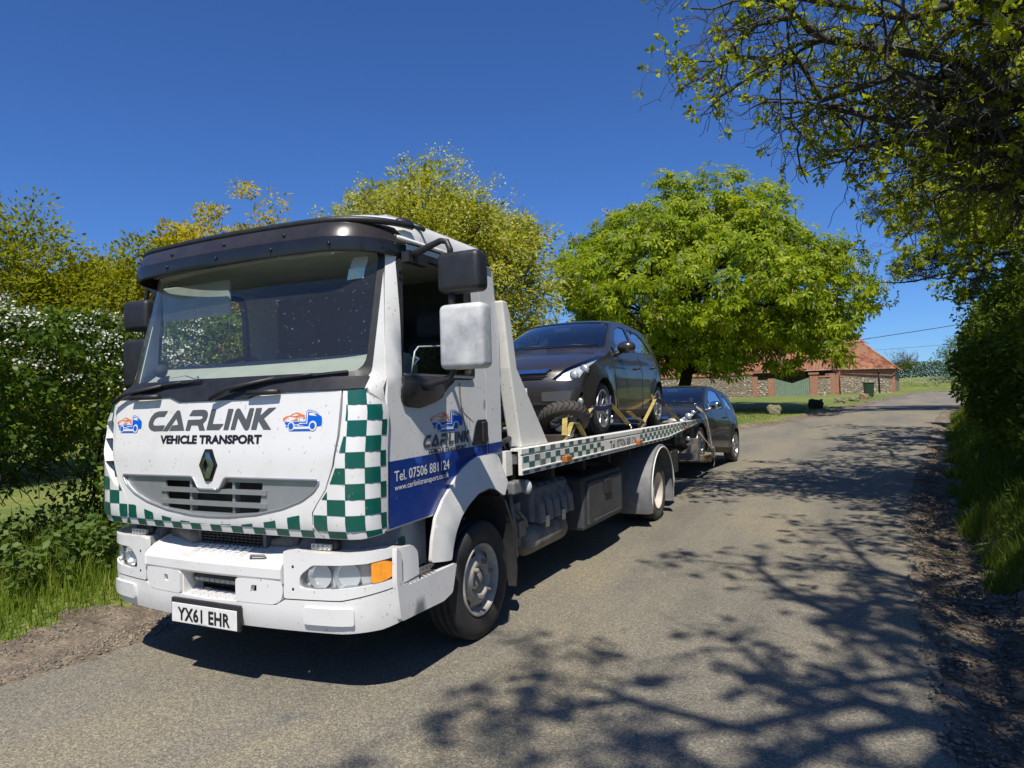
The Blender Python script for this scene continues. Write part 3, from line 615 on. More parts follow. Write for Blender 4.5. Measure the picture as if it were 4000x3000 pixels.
for s in (1, -1):
    bx = [(s * .68, .41), (s * .965, .41), (s * .965, .50), (s * .68, .50)]
    bsheet('blank_cover', roundpoly(bx, .015), WHITE, .012, (), .06, .014)
    # headlamp pod
    pod = [(.555, .79), (.56, .66), (.556, .538), (.90, .543), (1.12, .578), (BU + .02, .608), (BU + .06, .61), (BU + .05, .74), (BU + .0, .785), (1.12, .792), (.85, .785), (.70, .79), (.63, .80)]
    hl = roundpoly([(.655, .60), (.66, .665), (.735, .722), (1.03, .728), (1.20, .748), (1.235, .73), (1.235, .655), (1.21, .632), (1.03, .612), (.75, .592)], .02, 4)
    pd = empty('headlamp_pod'); pd.parent = bum
    bsheet('pod_shell', roundpoly([(s * u, z) for u, z in pod], .015, 2), WHITE, .004, [[(s * u, z) for u, z in hl]], .05, .03, pd)
    h = empty('headlight'); h.parent = bum
    bsheet('lamp_bowl', [(s * u, z) for u, z in hl], mat('lamp_bowl', (.66, .67, .67), .35, .25), -.045, (), .05, .003, h)
    bsheet('lamp_lens', [(s * u, z) for u, z in hl], LENS, -.006, (), .05, 0, h)
    DL = dens(hl, .04); nD = len(DL); new_obj('lamp_wall', [bp_(s * u, z, -.008) for u, z in DL] + [bp_(s * u, z, -.072) for u, z in DL], [(i, (i + 1) % nD, nD + (i + 1) % nD, nD + i) for i in range(nD)], mat('lamp_bowl', ()), h)
    bsheet('lamp_rim', [(s * (u * 1.0), z) for u, z in hl], SILVER, -.012, [[(s * (.945 + (u - .945) * .965), .668 + (z - .668) * .92) for u, z in hl]], .05, .06, h)
    for uc, rr in ((.768, .070), (.928, .072)):
        c0 = Vector(bp_(s * uc, .663, -.02)); nx, ny = BP(s * uc)[2:]
        Mx = Matrix.Translation(c0) @ Vector((-nx, -ny, 0)).to_track_quat('X', 'Z').to_matrix().to_4x4()
        MB().lathe([(rr, -.004), (rr * .92, .012), (rr * .72, .035), (rr * .4, .05), (.012, .054), (.011, .03), (0, .03)], Mx, 24).build('reflector', MIRRORB, h)
    am = roundpoly([(1.06, .620), (1.058, .726), (1.13, .734), (1.175, .722), (1.195, .69), (1.18, .648), (1.13, .628)], .014)
    ao = bsheet('indicator_lamp', [(s * u, z) for u, z in am], AMBER, .0015, (), .03, .02, h)
    # LED strip on the pod ledge
    led = empty('led_marker'); led.parent = bum; c = bp_(s * .755, .812, -.085)
    rbox('led_housing', c[0] - .065, c[0] + .095, c[1] - .01, c[1] + .03, .785, .845, BLACKP, led, .015)
    rbox('led_bar', c[0] - .065, c[0] + .065, c[1] - .032, c[1] - .008, .79, .822, mat('led_lens', (.62, .60, .50), .25, coat=.3), led, .004)
    for i in range(4): MB().ball((c[0] - .046 + i * .031, c[1] - .033, .806), (.011, .004, .011), 8, 5).build('led', mat('led_dot', (.32, .31, .27), .2), led)
    for z in (.709, .59): MB().ball(bp_(s * .616, z, .003), (.009, .004, .009), 8, 5).build('screw', DARKST, bum)
    # ledge above the pod
    us = [.60, .75, .9, 1.0, 1.1, 1.18, BU]
    fr = [bp_(s * u, .8, -.012)[:2] for u in us]; g = fr + [(s * 1.10, .34), (s * .62, .27)]
    MB().prism(g, lambda p, q, t: (p, q, t), .74, .786).build('pod_ledge', WHITE2, bum)
    fr = [bp_(s * u, .8, -.10)[:2] for u in (.58, .8, 1.0)]
    MB().prism(fr + [(s * 1.03, .38), (s * .57, .30)], lambda p, q, t: (p, q + (t - .785) * .6, t), .785, .872).build('valance', GREYP, bum)
    # tow-eye flaps
    fl = [(.225, .625), (.545, .632), (.55, .56), (.53, .515), (.48, .498), (.225, .497)]
    hole = [(.33, .555), (.375, .56), (.375, .595), (.34, .595)]
    bsheet('tow_flap', roundpoly([(s * u, z) for u, z in fl], .02), WHITE, .002, [[(s * u, z) for u, z in hole]], .06, .03)
    bsheet('tow_flap_back', [(s * u, z) for u, z in [(.32, .545), (.385, .55), (.385, .605), (.32, .60)]], BLACKP, -.04, (), .06, .005)
# centre step beam and treads
beam = [(-.005, .625), (-.012, .64), (-.012, .69), (.0, .708), (.05, .718), (.13, .745), (.20, .765), (.22, .765), (.22, .60), (.10, .60), (.06, .622)]
N = 13; V = []; F = []
for i in range(N):
    x = -.552 + 1.104 * i / (N - 1); rise = .022 * max(0, (abs(x) - .33) / .2) ** 1.0
    for (a, b) in beam: V.append((x, a + .075 * x * x - .014, b + (rise if .0 < a < .215 and b > .70 else 0)))
n = len(beam)
for i in range(N - 1):
    for k in range(n): F.append((i * n + k, i * n + (k + 1) % n, (i + 1) * n + (k + 1) % n, (i + 1) * n + k))
F += [tuple(range(n)), tuple((N - 1) * n + k for k in range(n))[::-1]]
bev(new_obj('step_beam', V, F, WHITE, bum), .012, 3)
tb = MB()
for j in range(6):
    for i in range(7):
        x = -.19 + i * .062; y = .035 + j * .018; tb.box(x - .02, x + .02, y - .005, y + .005, .714 + j * .0075, .722 + j * .0075)
tb.build('step_tread', WHITE, bum)['kind'] = 'stuff'
low_b = [(.0, .475), (.0, .488), (.10, .505), (.12, .505), (.12, .46)]
MB().prism(low_b, lambda p, q, t: (t, p - .02, q), -.225, .225).build('lower_step', WHITE, bum)
tb = MB()
for j in range(4):
    for i in range(6): x = -.17 + i * .068; y = .0 + j * .022; tb.box(x - .024, x + .024, y - .006, y + .006, .492 + j * .003, .503 + j * .003)
tb.build('step_tread', WHITE, bum)['kind'] = 'stuff'
for x in (-.226, .226): MB().box(x - .008, x + .008, 0, .16, .49, .625).build('recess_side', WHITE, bum)
def gridmesh(name, x0, x1, z0, z1, y, nx, nz, w, m, parent):
    g = MB()
    for i in range(nx + 1): x = x0 + (x1 - x0) * i / nx; g.box(x - w, x + w, y, y + .02, z0, z1)
    for i in range(nz + 1): z = z0 + (z1 - z0) * i / nz; g.box(x0, x1, y - .002, y + .018, z - w, z + w)
    return g.build(name, m, parent)
gridmesh('upper_mesh_grille', -.25, .25, .735, .835, .155, 15, 6, .0035, BLACKP, bum)
rbox('grille_shroud', -.33, -.255, .15, .24, .765, .84, GREYP, bum, .012); rbox('grille_shroud', .255, .28, .15, .24, .745, .84, GREYP, bum, .01)
gridmesh('lower_mesh_grille', -.22, .22, .50, .62, .135, 16, 6, .003, BLACKP, bum)
MB().box(-.6, .6, .26, .28, .45, .9).build('radiator_guard', DARKST, bum)
lbx = empty('led_light_bar'); lbx.parent = bum
rbox('light_bar_body', -.20, .16, .05, .11, .555, .60, BLACKP, lbx, .006)
for i in range(8): rbox('led_cell', -.185 + i * .042, -.147 + i * .042, .046, .052, .563, .582, mat('led_cell', (.35, .36, .33), .2), lbx, .003)
for s, x in ((1, .33),): MB().tube([(x - .05, .04, .722), (x - .045, .035, .738), (x + .045, .045, .742), (x + .05, .055, .722)], .008, 6).build('step_handle', GREYP, bum)
# number plate
npl = empty('number_plate'); npl.parent = truck
rbox('plate_frame', -.272, .278, -.045, -.022, .335, .478, BLACKP, npl, .006)
rbox('plate', -.258, .264, -.052, -.046, .342, .452, PLATEW, npl, .003)
text('plate_lettering', 'YX61 EHR', lambda x, z: (x, -.0545, z), -.205, .215, .360, .433, BLACKV, npl, .03, 1.06)
text('plate_maker_mark', 'Renault Trucks', lambda x, z: (x, -.0545, z), -.04, .035, .347, .353, BLACKV, npl, 0.)
# --- underside front, axle
MB().box(-.55, .55, .28, 1.5, .45, .95).build('engine_block', DARKST, truck)
pp = MB(); pp.tube([(-.5, .2, .82), (-.3, .16, .80), (-.28, .22, .7)], .05, 8); pp.ball((-.50, .22, .80), (.09, .06, .06)); pp.build('engine_pipe', DUSTY, truck); pp = MB(); pp.ball((.42, .22, .80), (.08, .06, .06)); pp.tube([(.30, .2, .78), (.5, .2, .82)], .03, 8); pp.build('engine_pipe', DUSTY, truck)
for s in (1, -1):
    X = lambda a: (s * a)
    # entry step
    sp = roundpoly([(.27, .40), (.70, .395), (.80, .42), (.855, .585), (.335, .578), (.285, .60), (.285, .76), (.24, .80), (.235, .62)], .02, 3)
    sheet('entry_step', sp, lambda y, z: (s * 1.13, y, z), WHITE, truck, (), .08, .03, (0, 1, .6))
    MB().box(min(X(.86), X(1.12)), max(X(.86), X(1.12)), .32, .82, .555, .57).build('step_plate', DARKST, truck)
    tt = MB()
    for i in range(12):
        for j in range(4): tt.box(*sorted((s * (.9 + j * .06), s * (.945 + j * .06))), .335 + i * .04, .355 + i * .04, .57, .582)
    tt.build('step_tread', mat('worn_tread', (.10, .098, .095), .6, noise=.4), truck)['kind'] = 'stuff'
    sheet('sill_panel', [(.29, .86), (.82, .88), (.82, .56), (.26, .56)], lambda y, z: (s * .93, y, z), WHITE2, truck, (), .1, .02, (0, 1, .6))
    chv = []
    for i in range(6): y = .33 + i * .042; chv.append([(y, .72), (y + .034, .72), (y + .046, .755), (y + .034, .79), (y, .79), (y + .012, .755)])
    polys_obj('chevron_decal', chv, lambda y, z: (s * .945, y, z), GREEND, truck)
    # wheel arch
    ao = [(.63, .63), (.66, .76), (.71, .88), (.80, .975), (.94, 1.075), (1.08, 1.15), (1.18, 1.185), (1.35, 1.20), (1.53, 1.195), (1.585, 1.17), (1.68, .985), (1.56, .90)]
    ai = [(1.50, .925), (1.42, .965), (1.33, .98), (1.18, .965), (1.05, .91), (.95, .845), (.885, .765), (.845, .68), (.825, .605)]
    wa = sheet('wheel_arch', roundpoly(ao + ai, .02, 3), lambda y, z: (s * (1.115 - .05 * max(0, min(1, (math.hypot(y - 1.25, z - .45) - .54) / .22))), y, z), WHITE, truck, (), .05, .025, (0, 1.25, .5))
    # arch lip going inward
    lip = MB(); L = ai[::-1]
    V = [(s * 1.11, y, z) for y, z in L] + [(s * .80, y, z) for y, z in L]; nL = len(L)
    lip.add(V, [(i, i + 1, nL + i + 1, nL + i) for i in range(nL - 1)], True); solid(lip.build('arch_liner', BLACKP, truck), .01)
    fl = [(1.52, .92), (1.60, .86), (1.70, .70), (1.74, .50), (1.76, .34), (1.74, .22)]
    V = [(s * 1.10, y, z) for y, z in fl] + [(s * .72, y, z) for y, z in fl]; nL = len(fl)
    solid(new_obj('mud_flap', V, [(i, i + 1, nL + i + 1, nL + i) for i in range(nL - 1)], RUBBER, truck, True), .02)
# --- wheels
def tyre_prof(R, r, w, sh=.02):
    return [(r, -w * .40), (r + .02, -w * .47), (r + (R - r) * .55, -w * .52), (R - sh, -w * .49), (R - .004, -w * .42), (R, -w * .2), (R, w * .2), (R - .004, w * .42), (R - sh, w * .49), (r + (R - r) * .55, w * .52), (r + .02, w * .47), (r, w * .40)]
def grooved(R, r, w, g=.012):
    p = tyre_prof(R, r, w); out = p[:5]
    for c in (-.25, 0, .25): out += [(R, (c - .035) * w), (R - g, (c - .03) * w), (R - g, (c + .03) * w), (R, (c + .035) * w)]
    return out + p[7:]
def truck_wheel(s, y, kind):
    w = empty('wheel', (s * 1.0, y, .385)); w.parent = truck; fl = Matrix.Rotation(0 if s > 0 else PI, 4, 'Z')
    R = .385; r = .235; W = .21
    MB().lathe(grooved(R, r, W), fl @ Matrix.Translation((-.015, 0, 0)), 64).build('tyre', RUBBERD if kind == 'rear' else RUBBER, w)
    if kind == 'front':
        MB().lathe([(r, .06), (r + .004, .082), (r - .006, .088), (r - .018, .07), (r - .03, .02), (r - .045, .012), (.165, .052), (.13, .075), (.10, .08), (.095, .05), (.085, .045), (0, .045)], fl, 48).build('rim', RIMW, w)
        for k in range(6):
            a = k * PI / 3 + .3; MB().lathe([(.016, .0), (.016, .03), (.008, .036), (0, .036)], fl @ Matrix.Translation((.075, .115 * math.cos(a), .115 * math.sin(a))), 8).build('wheel_nut', DUSTY, w)
            MB().lathe([(.028, .0), (0, .002)], fl @ Matrix.Translation((.046, .178 * math.cos(a + .5), .178 * math.sin(a + .5))) @ Matrix.Rotation(.35, 4, Vector((0, -math.sin(a + .5), math.cos(a + .5)))), 12).build('hand_hole', BLACKV, w)
        MB().lathe([(.07, .03), (.07, .06), (.05, .075), (0, .078)], fl, 20).build('hub_cap', DUSTY, w)
    else:
        MB().lathe([(r, .06), (r + .004, .085), (r - .006, .09), (r - .014, .07), (r - .02, .0), (r - .03, -.11), (.15, -.15), (.11, -.15), (.10, -.08), (.09, -.075), (0, -.075)], fl, 48).build('rim', mat('pale_rim', (.50, .46, .40), .6, noise=.2), w)
        MB().lathe(grooved(R, r, W), fl @ Matrix.Translation((-.26, 0, 0)), 48).build('tyre', RUBBERD, w)
        for k in range(6): a = k * PI / 3; MB().lathe([(.016, .0), (.016, .03), (0, .036)], fl @ Matrix.Translation((-.14, .12 * math.cos(a), .12 * math.sin(a))), 8).build('wheel_nut', DUSTY, w)
    return w
for s in (1, -1): truck_wheel(s, 1.248, 'front'); truck_wheel(s, 5.99, 'rear')
MB().tube([(-.95, 1.248, .385), (.95, 1.248, .385)], .06, 8).build('front_axle', DARKST, truck)
ax = MB(); ax.tube([(-.9, 5.99, .385), (.9, 5.99, .385)], .08, 10); ax.ball((0, 5.99, .385), .2); ax.build('rear_axle', DARKST, truck)
# --- chassis
for s in (1, -1): MB().box(*sorted((s * .38, s * .45)), 1.3, 8.9, .62, .86).build('chassis_rail', DARKST, truck)
MB().box(-.44, .44, 1.7, 8.9, .70, .78).build('cross_members', DARKST, truck)
sub = MB(); [sub.box(-.95, .95, y, y + .08, .88, 1.08) for y in np.arange(2.0, 8.4, .8)]; sub.build('bed_subframe', DARKST, truck)['kind'] = 'stuff'
# battery / air tank cluster with ribs behind the front wheel
tk = empty('battery_box'); tk.parent = truck
for s in (1,):
    rbox('battery_cover', .55, .93, 2.42, 3.24, .55, .84, GREYP, tk, .03)
    for i in range(5):
        y = 2.47 + i * .165
        o = MB().prism([(.555, .52), (1.0, .545), (.985, .70), (.90, .86), (.555, .86)], lambda p, q, t: (p, t, q), y, y + .095).build('cover_rib', GREYP, tk); bev(o, .02)
    cy = MB(); cy.tube([(.86, 2.28, .42), (.86, 2.34, .42), (.86, 3.06, .42), (.86, 3.14, .42)], [.07, .125, .125, .07], 18); cy.build('air_tank', DUSTY, tk)
    for y in (2.55, 2.92): rbox('tank_bracket', .88, 1.0, y, y + .07, .50, .60, STEEL, tk, .008)
    vb = MB(); vb.box(.75, .9, 2.0, 2.25, .40, .75); vb.box(.9, .97, 2.08, 2.2, .5, .62); vb.tube([(.95, 1.95, .9), (.96, 2.0, .6), (.96, 2.02, .36)], .02, 6); vb.tube([(.9, 2.1, .75), (.92, 2.3, .6), (.9, 2.4, .45)], .015, 6); vb.build('valve_block', DUSTY, tk)
rbox('tool_box', .55, 1.05, 3.33, 4.52, .33, .83, mat('tool_box_plastic', (.05, .052, .055), .6, noise=.3, bump=.1), truck, .03)
tlid = rbox('tool_box_lid', 1.04, 1.075, 3.40, 4.46, .37, .78, mat('tool_box_plastic', (.05, .052, .055)), truck, .012); rbox('lid_ridge', 1.07, 1.09, 3.55, 4.35, .385, .41, mat('tool_box_plastic', (.05,) * 3), tlid, .006); rbox('lid_latch', 1.07, 1.10, 3.85, 4.05, .62, .76, BLACKP, tlid, .01)
sl_ = empty('side_lamp'); sl_.parent = truck
rbox('lamp_bracket', 1.0, 1.11, 1.72, 1.93, .88, .975, GREYP, sl_, .015); o = MB().ball((1.105, 1.945, .915), (.045, .03, .055), 12, 8).build('work_lamp', mat('lamp_glass', (.45, .46, .45), .25, coat=.3), sl_)
# rear mudguards
for s in (1, -1):
    V = []; N = 21; xs = [.76, 1.10, 1.155, 1.17]
    for i in range(N):
        a = RAD(-22 + 224 * i / (N - 1)); R_ = .60
        for j, x in enumerate(xs):
            rr = R_ - (.0 if j < 1 else (.005, .02, .055)[j - 1]); V.append((s * x, 5.93 - rr * math.cos(a) * 1.06, .40 + rr * math.sin(a) + (-.0)))
    F = [(i * 4 + j, i * 4 + j + 1, (i + 1) * 4 + j + 1, (i + 1) * 4 + j) for i in range(N - 1) for j in range(3)]
    mg = new_obj('mudguard', V, F, GREYP, truck, True); solid(mg, .012)
    MB().tube([(s * 1.172, 5.93 - .548 * math.cos(RAD(-18 + 200 * i / 20)) * 1.06, .40 + .548 * math.sin(RAD(-18 + 200 * i / 20))) for i in range(21)], .008, 5).build('mudguard_piping', PLATEW, mg)
    MB().box(*sorted((s * .78, s * 1.15)), 6.56, 6.575, .16, .5).build('mud_flap', GREYP, truck)
    rbox('rear_locker', *sorted((s * .75, s * 1.12)), 6.68, 7.05, .52, .84, BLACKP, truck, .02)
# --- bed
bed = empty('flatbed'); bed.parent = truck
MB().box(-1.10, 1.10, 1.80, 8.70, 1.10, 1.158).build('bed_floor', mat('bed_plate', (.17, .175, .17), .55, .5, noise=.4, nscale=5), bed)
rib = MB(); [rib.box(-1.05, 1.05, y, y + .02, 1.158, 1.164) for y in np.arange(1.95, 8.6, .12)]; rib.build('floor_ribs', mat('bed_plate', ()), bed)['kind'] = 'stuff'
RY0, RY1, RYT = 1.78, 8.72, 6.35
def rz0(y): return 1.02 if y < RYT else 1.02 + (y - RYT) / (RY1 - RYT) * .155
for s in (1, -1):
    prof = [(1.04, 1.0), (1.15, 1.0), (1.15, .24), (1.156, .22), (1.156, .19), (1.15, .17), (1.15, 0.)]
    ys = [RY0, 3, 4, 5, RYT, 7.5, RY1]
    P = [(1.06, 1.0), (1.135, 1.0), (1.15, .98), (1.15, .80), (1.138, .78), (1.138, .72), (1.15, .70), (1.15, .22), (1.158, .20), (1.158, .16), (1.15, .14), (1.15, 0.), (1.12, 0.), (1.12, .9), (1.06, .9)]
    V = [(s * x, y, rz0(y) + t * (1.215 - rz0(y))) for y in ys for x, t in P]; n = len(P)
    F = [(i * n + k, i * n + (k + 1) % n, (i + 1) * n + (k + 1) % n, (i + 1) * n + k) for i in range(len(ys) - 1) for k in range(n)] + [tuple(range(n)), tuple((len(ys) - 1) * n + k for k in range(n))]
    ro = new_obj('side_rail', V, F, WHITE3, bed)
    dk = []; lt = []
    def cell(y, w, t0, t1): return [(y, rz0(y) + t0 * (1.215 - rz0(y))), (y + w, rz0(y + w) + t0 * (1.215 - rz0(y + w))), (y + w, rz0(y + w) + t1 * (1.215 - rz0(y + w))), (y, rz0(y) + t1 * (1.215 - rz0(y)))]
    for a, b in ((1.80, 3.70), (4.98, 8.62)):
        k = 0; y = a
        while y < b - .05:
            for j, (t0, t1) in enumerate(((.02, .145), (.215, .46), (.46, .70), (.795, .975))):
                if (k + j) % 2 == 0: (dk if 2.55 < y < 3.8 else lt).append(cell(y, .104, t0, t1))
            y += .104; k += 1
    if s > 0:
        polys_obj('check_decal', dk, lambda y, z: (1.1515, y, z), mat('worn_green_vinyl', (.012, .11, .085), .5, noise=.3, color2=(.10, .14, .11)), ro, .5)
        polys_obj('check_decal', lt, lambda y, z: (1.1515, y, z), GREEND, ro, .5)
        text('telephone_lettering', 'Tel. 07506 881124', lambda y, z: (1.1515, y, z), 3.86, 4.82, 1.045, 1.15, GREYV, ro, .02)
        for y in (2.55, 4.78, 7.42):
            mk = rbox('side_marker', 1.15, 1.20, y, y + .13, 1.045 + (0 if y < 6 else .07), 1.10 + (0 if y < 6 else .05), AMBERD, bed, .008)
    # front post of the bed
    po = [(1.90, 1.215), (2.42, 1.215), (1.86, 1.81), (1.77, 2.20), (1.72, 2.30), (1.64, 2.30), (1.66, 2.2), (1.735, 1.81)]
    bev(MB().prism(po, lambda p, q, t: (s * t, p, q), .985, 1.095).build('headboard_post', WHITE3, bed), .012)
MB().box(-1.0, 1.0, 1.66, 1.72, 1.95, 2.25).build('headboard', WHITE3, bed)
MB().box(-1.05, 1.06, 1.70, 1.80, 1.02, 1.20).build('front_cross_beam', WHITE3, bed)
for z, r, m_ in ((1.45, .05, DUSTY), (1.62, .04, DARKST)): MB().tube([(-.9, 2.15, z), (.85, 2.15, z)], r, 10).build('winch_tube', m_, bed)
wb = MB(); wb.box(-.3, .3, 1.95, 2.3, 1.2, 1.42); wb.box(.55, .95, 2.0, 2.5, 1.2, 1.33); wb.build('winch', DARKST, bed)
hz = MB(); hz.tube([(.92, 1.62, 1.10), (.98, 1.66, 1.2), (1.02, 1.74, 1.27), (1.0, 1.90, 1.29)], .02, 8); hz.tube([(.84, 1.6, 1.0), (.95, 1.64, 1.16), (1.0, 1.70, 1.22)], .018, 8); hz.build('hydraulic_hose', BLACKP, bed)
# --- wheel-lift at the tail
lift = empty('wheel_lift'); lift.parent = truck
MB().box(-.12, .12, 7.6, 10.6, .40, .56).build('lift_boom', DARKST, lift)
MB().box(-.45, .45, 8.85, 8.95, .50, 1.1).build('tail_frame', DARKST, lift)
MB().tube([(-1.0, 9.75, .46), (1.02, 9.75, .46)], .055, 10).build('lift_crossbar', DUSTY, lift)
# light board
rbox('tail_beam', -1.1, 1.1, 8.55, 8.65, .55, .66, GREYP, truck, .01)
# ------------------------------------------------------------------ hatchback cars
def catmull(P, t):
    n = len(P) - 1; i = min(n - 1, max(0, int(math.floor(t)))); f = t - i
    a, b, c, d = P[max(0, i - 1)], P[i], P[i + 1], P[min(n, i + 2)]
    return tuple(.5 * (2 * b[k] + (c[k] - a[k]) * f + (2 * a[k] - 5 * b[k] + 4 * c[k] - d[k]) * f * f + (3 * b[k] - a[k] - 3 * c[k] + d[k]) * f ** 3) for k in range(len(b)))
def car_paint(name, c, rough=.28):
    return paint(name, c, rough, .55, .25, (.10, .09, .075), .35, .5, 18.)
TRIM = mat('car_black_trim', (.012, .012, .013), .5)
TRIMG = mat('car_gloss_black', (.01, .01, .011), .12)
def hatchback(name, K, paintm, label):
    car = empty(name, (0, 0, 0), 0, label, 'car')
    Cc, Ee = K['C'], K['E']; S = len(Cc) - 1; WM, belt, rtop, RW = K['W'], K['belt'], K['rtop'], K['RW']; fw, rw = K['fw'], K['rw']; L = K['L']; wr = K['wr']; ws_ = K.get('wsoft', .85)
    def W(y, z):
        w = WM
        if z > belt: t = min(1, (z - belt) / (rtop - belt)); w = WM - .05 - (WM - .05 - RW) * t ** 1.05
        elif z > belt - .22: w = WM - .05 * ((z - belt + .22) / .22) ** 1.6
        if z < .34: w -= .05 * ((.34 - z) / .15) ** 1.5
        if y < .62: w *= 1 - K['pf'] * ((.62 - y) / .62) ** 2.
        if y > L - .75: w *= 1 - K['pr'] * ((y - L + .75) / .75) ** 2.
        # wheel arch flare
        for yc in (fw, rw):
            d = math.hypot(y - yc, z - wr); w += .018 * max(0, 1 - abs(d - (wr + .07)) / .10) * (1 if z < belt - .1 else 0)
        return w
    def band(s, u, off=0.):
        c = catmull(Cc, s); e = catmull(Ee, s); we = W(*e); a = u * PI / 2; k = math.cos(a) ** ws_ if abs(u) < 1 else 0.
        return (we * math.sin(a), e[0] + (c[0] - e[0]) * k, e[1] + (c[1] - e[1]) * k)
    def bandn(s, u, off):
        p = Vector(band(s, u)); ds = Vector(band(min(S, s + .03), u)) - Vector(band(max(0, s - .03), u)); du = Vector(band(s, min(1, u + .02))) - Vector(band(s, max(-1, u - .02)))
        n = ds.cross(du)
        if n.length < 1e-9: return tuple(p)
        n.normalize()
        if n.dot(p - Vector((0, L / 2, .6))) < 0: n = -n
        return tuple(p + n * off)
    cen = (0, L / 2, .6)
    # --- band: bonnet, screen, roof, tail
    wscr = [(K['ws0'], -.80), (K['ws0'], .80), (K['ws1'], .84), (K['ws1'], -.84)]
    rscr = [(K['rs0'], -.78), (K['rs0'], .78), (K['rs1'], .76), (K['rs1'], -.76)]
    hls = []
    for sg in (1, -1): hls.append([(a, sg * b) for a, b in K['hl']])
    gr = K['grille']; lg_ = K['lower']
    fogs = [[(a, sg * b) for a, b in K['fog']] for sg in (1, -1)]
    full = [(0, -1), (S, -1), (S, 1), (0, 1)]
    # map (s,u) with s scaled so steps are even
    def bs(nm, poly, m, off=0., holes=(), step=.12, thick=0., parent=car):
        sc = .28
        return sheet(nm, [(a * sc, b) for a, b in poly], lambda a, b: bandn(a / sc, max(-1, min(1, b)), off) if off else band(a / sc, max(-1, min(1, b))), m, parent, [[(a * sc, b) for a, b in h] for h in holes], step, thick, cen)
    rr = lambda P, r=.12: [(a, b) for a, b in roundpoly(P, r, 3)]
    wsr, rsr = rr(wscr, .25), rr(rscr, .2)
    allh = [wsr, rsr] + [rr(h, .1) for h in hls] + [rr(gr, .08), rr(lg_, .08)] + [rr(f, .08) for f in fogs]
    bs('body_shell', full, paintm, 0, allh, .055)
    bs('windscreen', wsr, CGLASS, -.006, (), .08)
    bs('windscreen_border', wsr, TRIMG, -.003, [[(K['ws0'] + .12 + (a - K['ws0']) * .88, b * .955) for a, b in wsr]], .08)
    bs('rear_window', rsr, CGLASS, -.006, (), .1)
    for i, h in enumerate(hls):
        hl = empty('headlight'); hl.parent = car; hh = rr(h, .1)
        bs('lamp_bowl', hh, mat('car_lamp_bowl', (.62, .63, .64), .35, .3), -.045, (), .06, .003, hl)
        bs('lamp_lens', hh, LENS, -.002, (), .06, 0, hl)
        cs = sum(a for a, b in h) / len(h); cu = sum(b for a, b in h) / len(h)
        for ds, du, rd in K['bulbs']:
            p = bandn(cs + ds, cu + (1 if i == 0 else -1) * du, -.03); MB().ball(p, (rd, rd * .6, rd), 14, 9).build('projector', MIRRORB, hl)
    bs('grille', rr(gr, .08), TRIM, -.02, (), .06, .01)
    sm, um = sum(a for a, b in gr) / len(gr), max(b for a, b in gr)
    for ds, m_, w_ in ((.30, CHROME, .16), (-.05, TRIMG, .05), (-.25, TRIMG, .05)):
        bs('grille_bar', [(sm + ds - w_, -um * .86), (sm + ds - w_, um * .86), (sm + ds + w_, um * .95), (sm + ds + w_, -um * .95)], m_, .006, (), .06, .012)
    p = Vector(bandn(sm + .15, 0, .012)); MB().tube([p + Vector((.05 * math.cos(a * PI / 10), 0, .05 * math.sin(a * PI / 10))) for a in range(21)], .009, 6, False).build('badge_ring', CHROME, car)
    bs('lower_intake', rr(lg_, .08), TRIM, -.02, (), .08, .01)
    for f, sg in zip(fogs, (1, -1)):
        fr_ = rr(f, .08); bs('fog_recess', fr_, TRIM, -.03, (), .06, .01)
        cs = sum(a for a, b in f) / len(f); cu = sum(b for a, b in f) / len(f); MB().ball(bandn(cs, cu, -.015), (.045, .025, .045), 12, 8).build('fog_lamp', MIRRORB if K.get('fogl') else SILVER, car)
    # number plate on the front
    pz = K['plate']; c0 = band(pz, 0); npy = c0[1] - .018
    pl = empty('number_plate'); pl.parent = car; MB().box(-.26, .26, npy - .004, npy + .006, c0[2] - .056, c0[2] + .056).build('plate', PLATEW, pl)
    if K.get('ptxt'): text('plate_lettering', K['ptxt'], lambda x, z: (x, npy - .006, c0[2] - .04 + z * .08), *K['ptx'], 0, 1, BLACKV, pl, .03)
    # front trim strip
    if K.get('strip'): bs('bumper_strip', rr(K['strip'], .06), mat('grey_strip', (.10, .10, .105), .4, .3), .008, (), .1, .01)
    # wipers
    for (u0, u1) in ((-.55, .05), (.05, .60)):
        w = MB(); w.tube([bandn(K['ws0'] - .06, u0, .015), bandn(K['ws0'] + .10, (u0 + u1) / 2, .022), bandn(K['ws0'] + .13, u1, .016)], .008, 5); w.build('wiper', TRIM, car)
    # --- sides
    ar = K['ar']
    def arc(yc): return [(yc + ar * math.cos(t), wr + ar * math.sin(t)) for t in np.linspace(0, PI, 17)] 
    N = 90; edge = [catmull(Ee, S * i / N) for i in range(N + 1)]
    zs = K['sill']
    low = [(rw + ar, zs + .02)] + arc(rw) + [(rw - ar, zs)] + [(fw + ar, zs)] + arc(fw) + [(fw - ar, zs + .02)]
    outline = edge + low
    for sg in (1, -1):
        def sf(y, z, off=0.): return (sg * (W(y, z) + off), y, z)
        wins = [roundpoly(w, .03, 3) for w in K['wins']]
        sheet('body_side', outline, sf, paintm, car, wins, .075, 0, cen)
        for w in wins:
            wo = empty('side_window'); wo.parent = car
            cy_, cz_ = sum(a for a, b in w) / len(w), sum(b for a, b in w) / len(w)
            inn = [(cy_ + (a - cy_) * .93, cz_ + (b - cz_) * .90) for a, b in w]
            sheet('window_frame', w, lambda y, z: sf(y, z, -.004), TRIMG, wo, [inn], .09, 0, cen); sheet('window_pane', w, lambda y, z: sf(y, z, -.010), CGLASS, wo, (), .09, 0, cen)
        seams = MB()
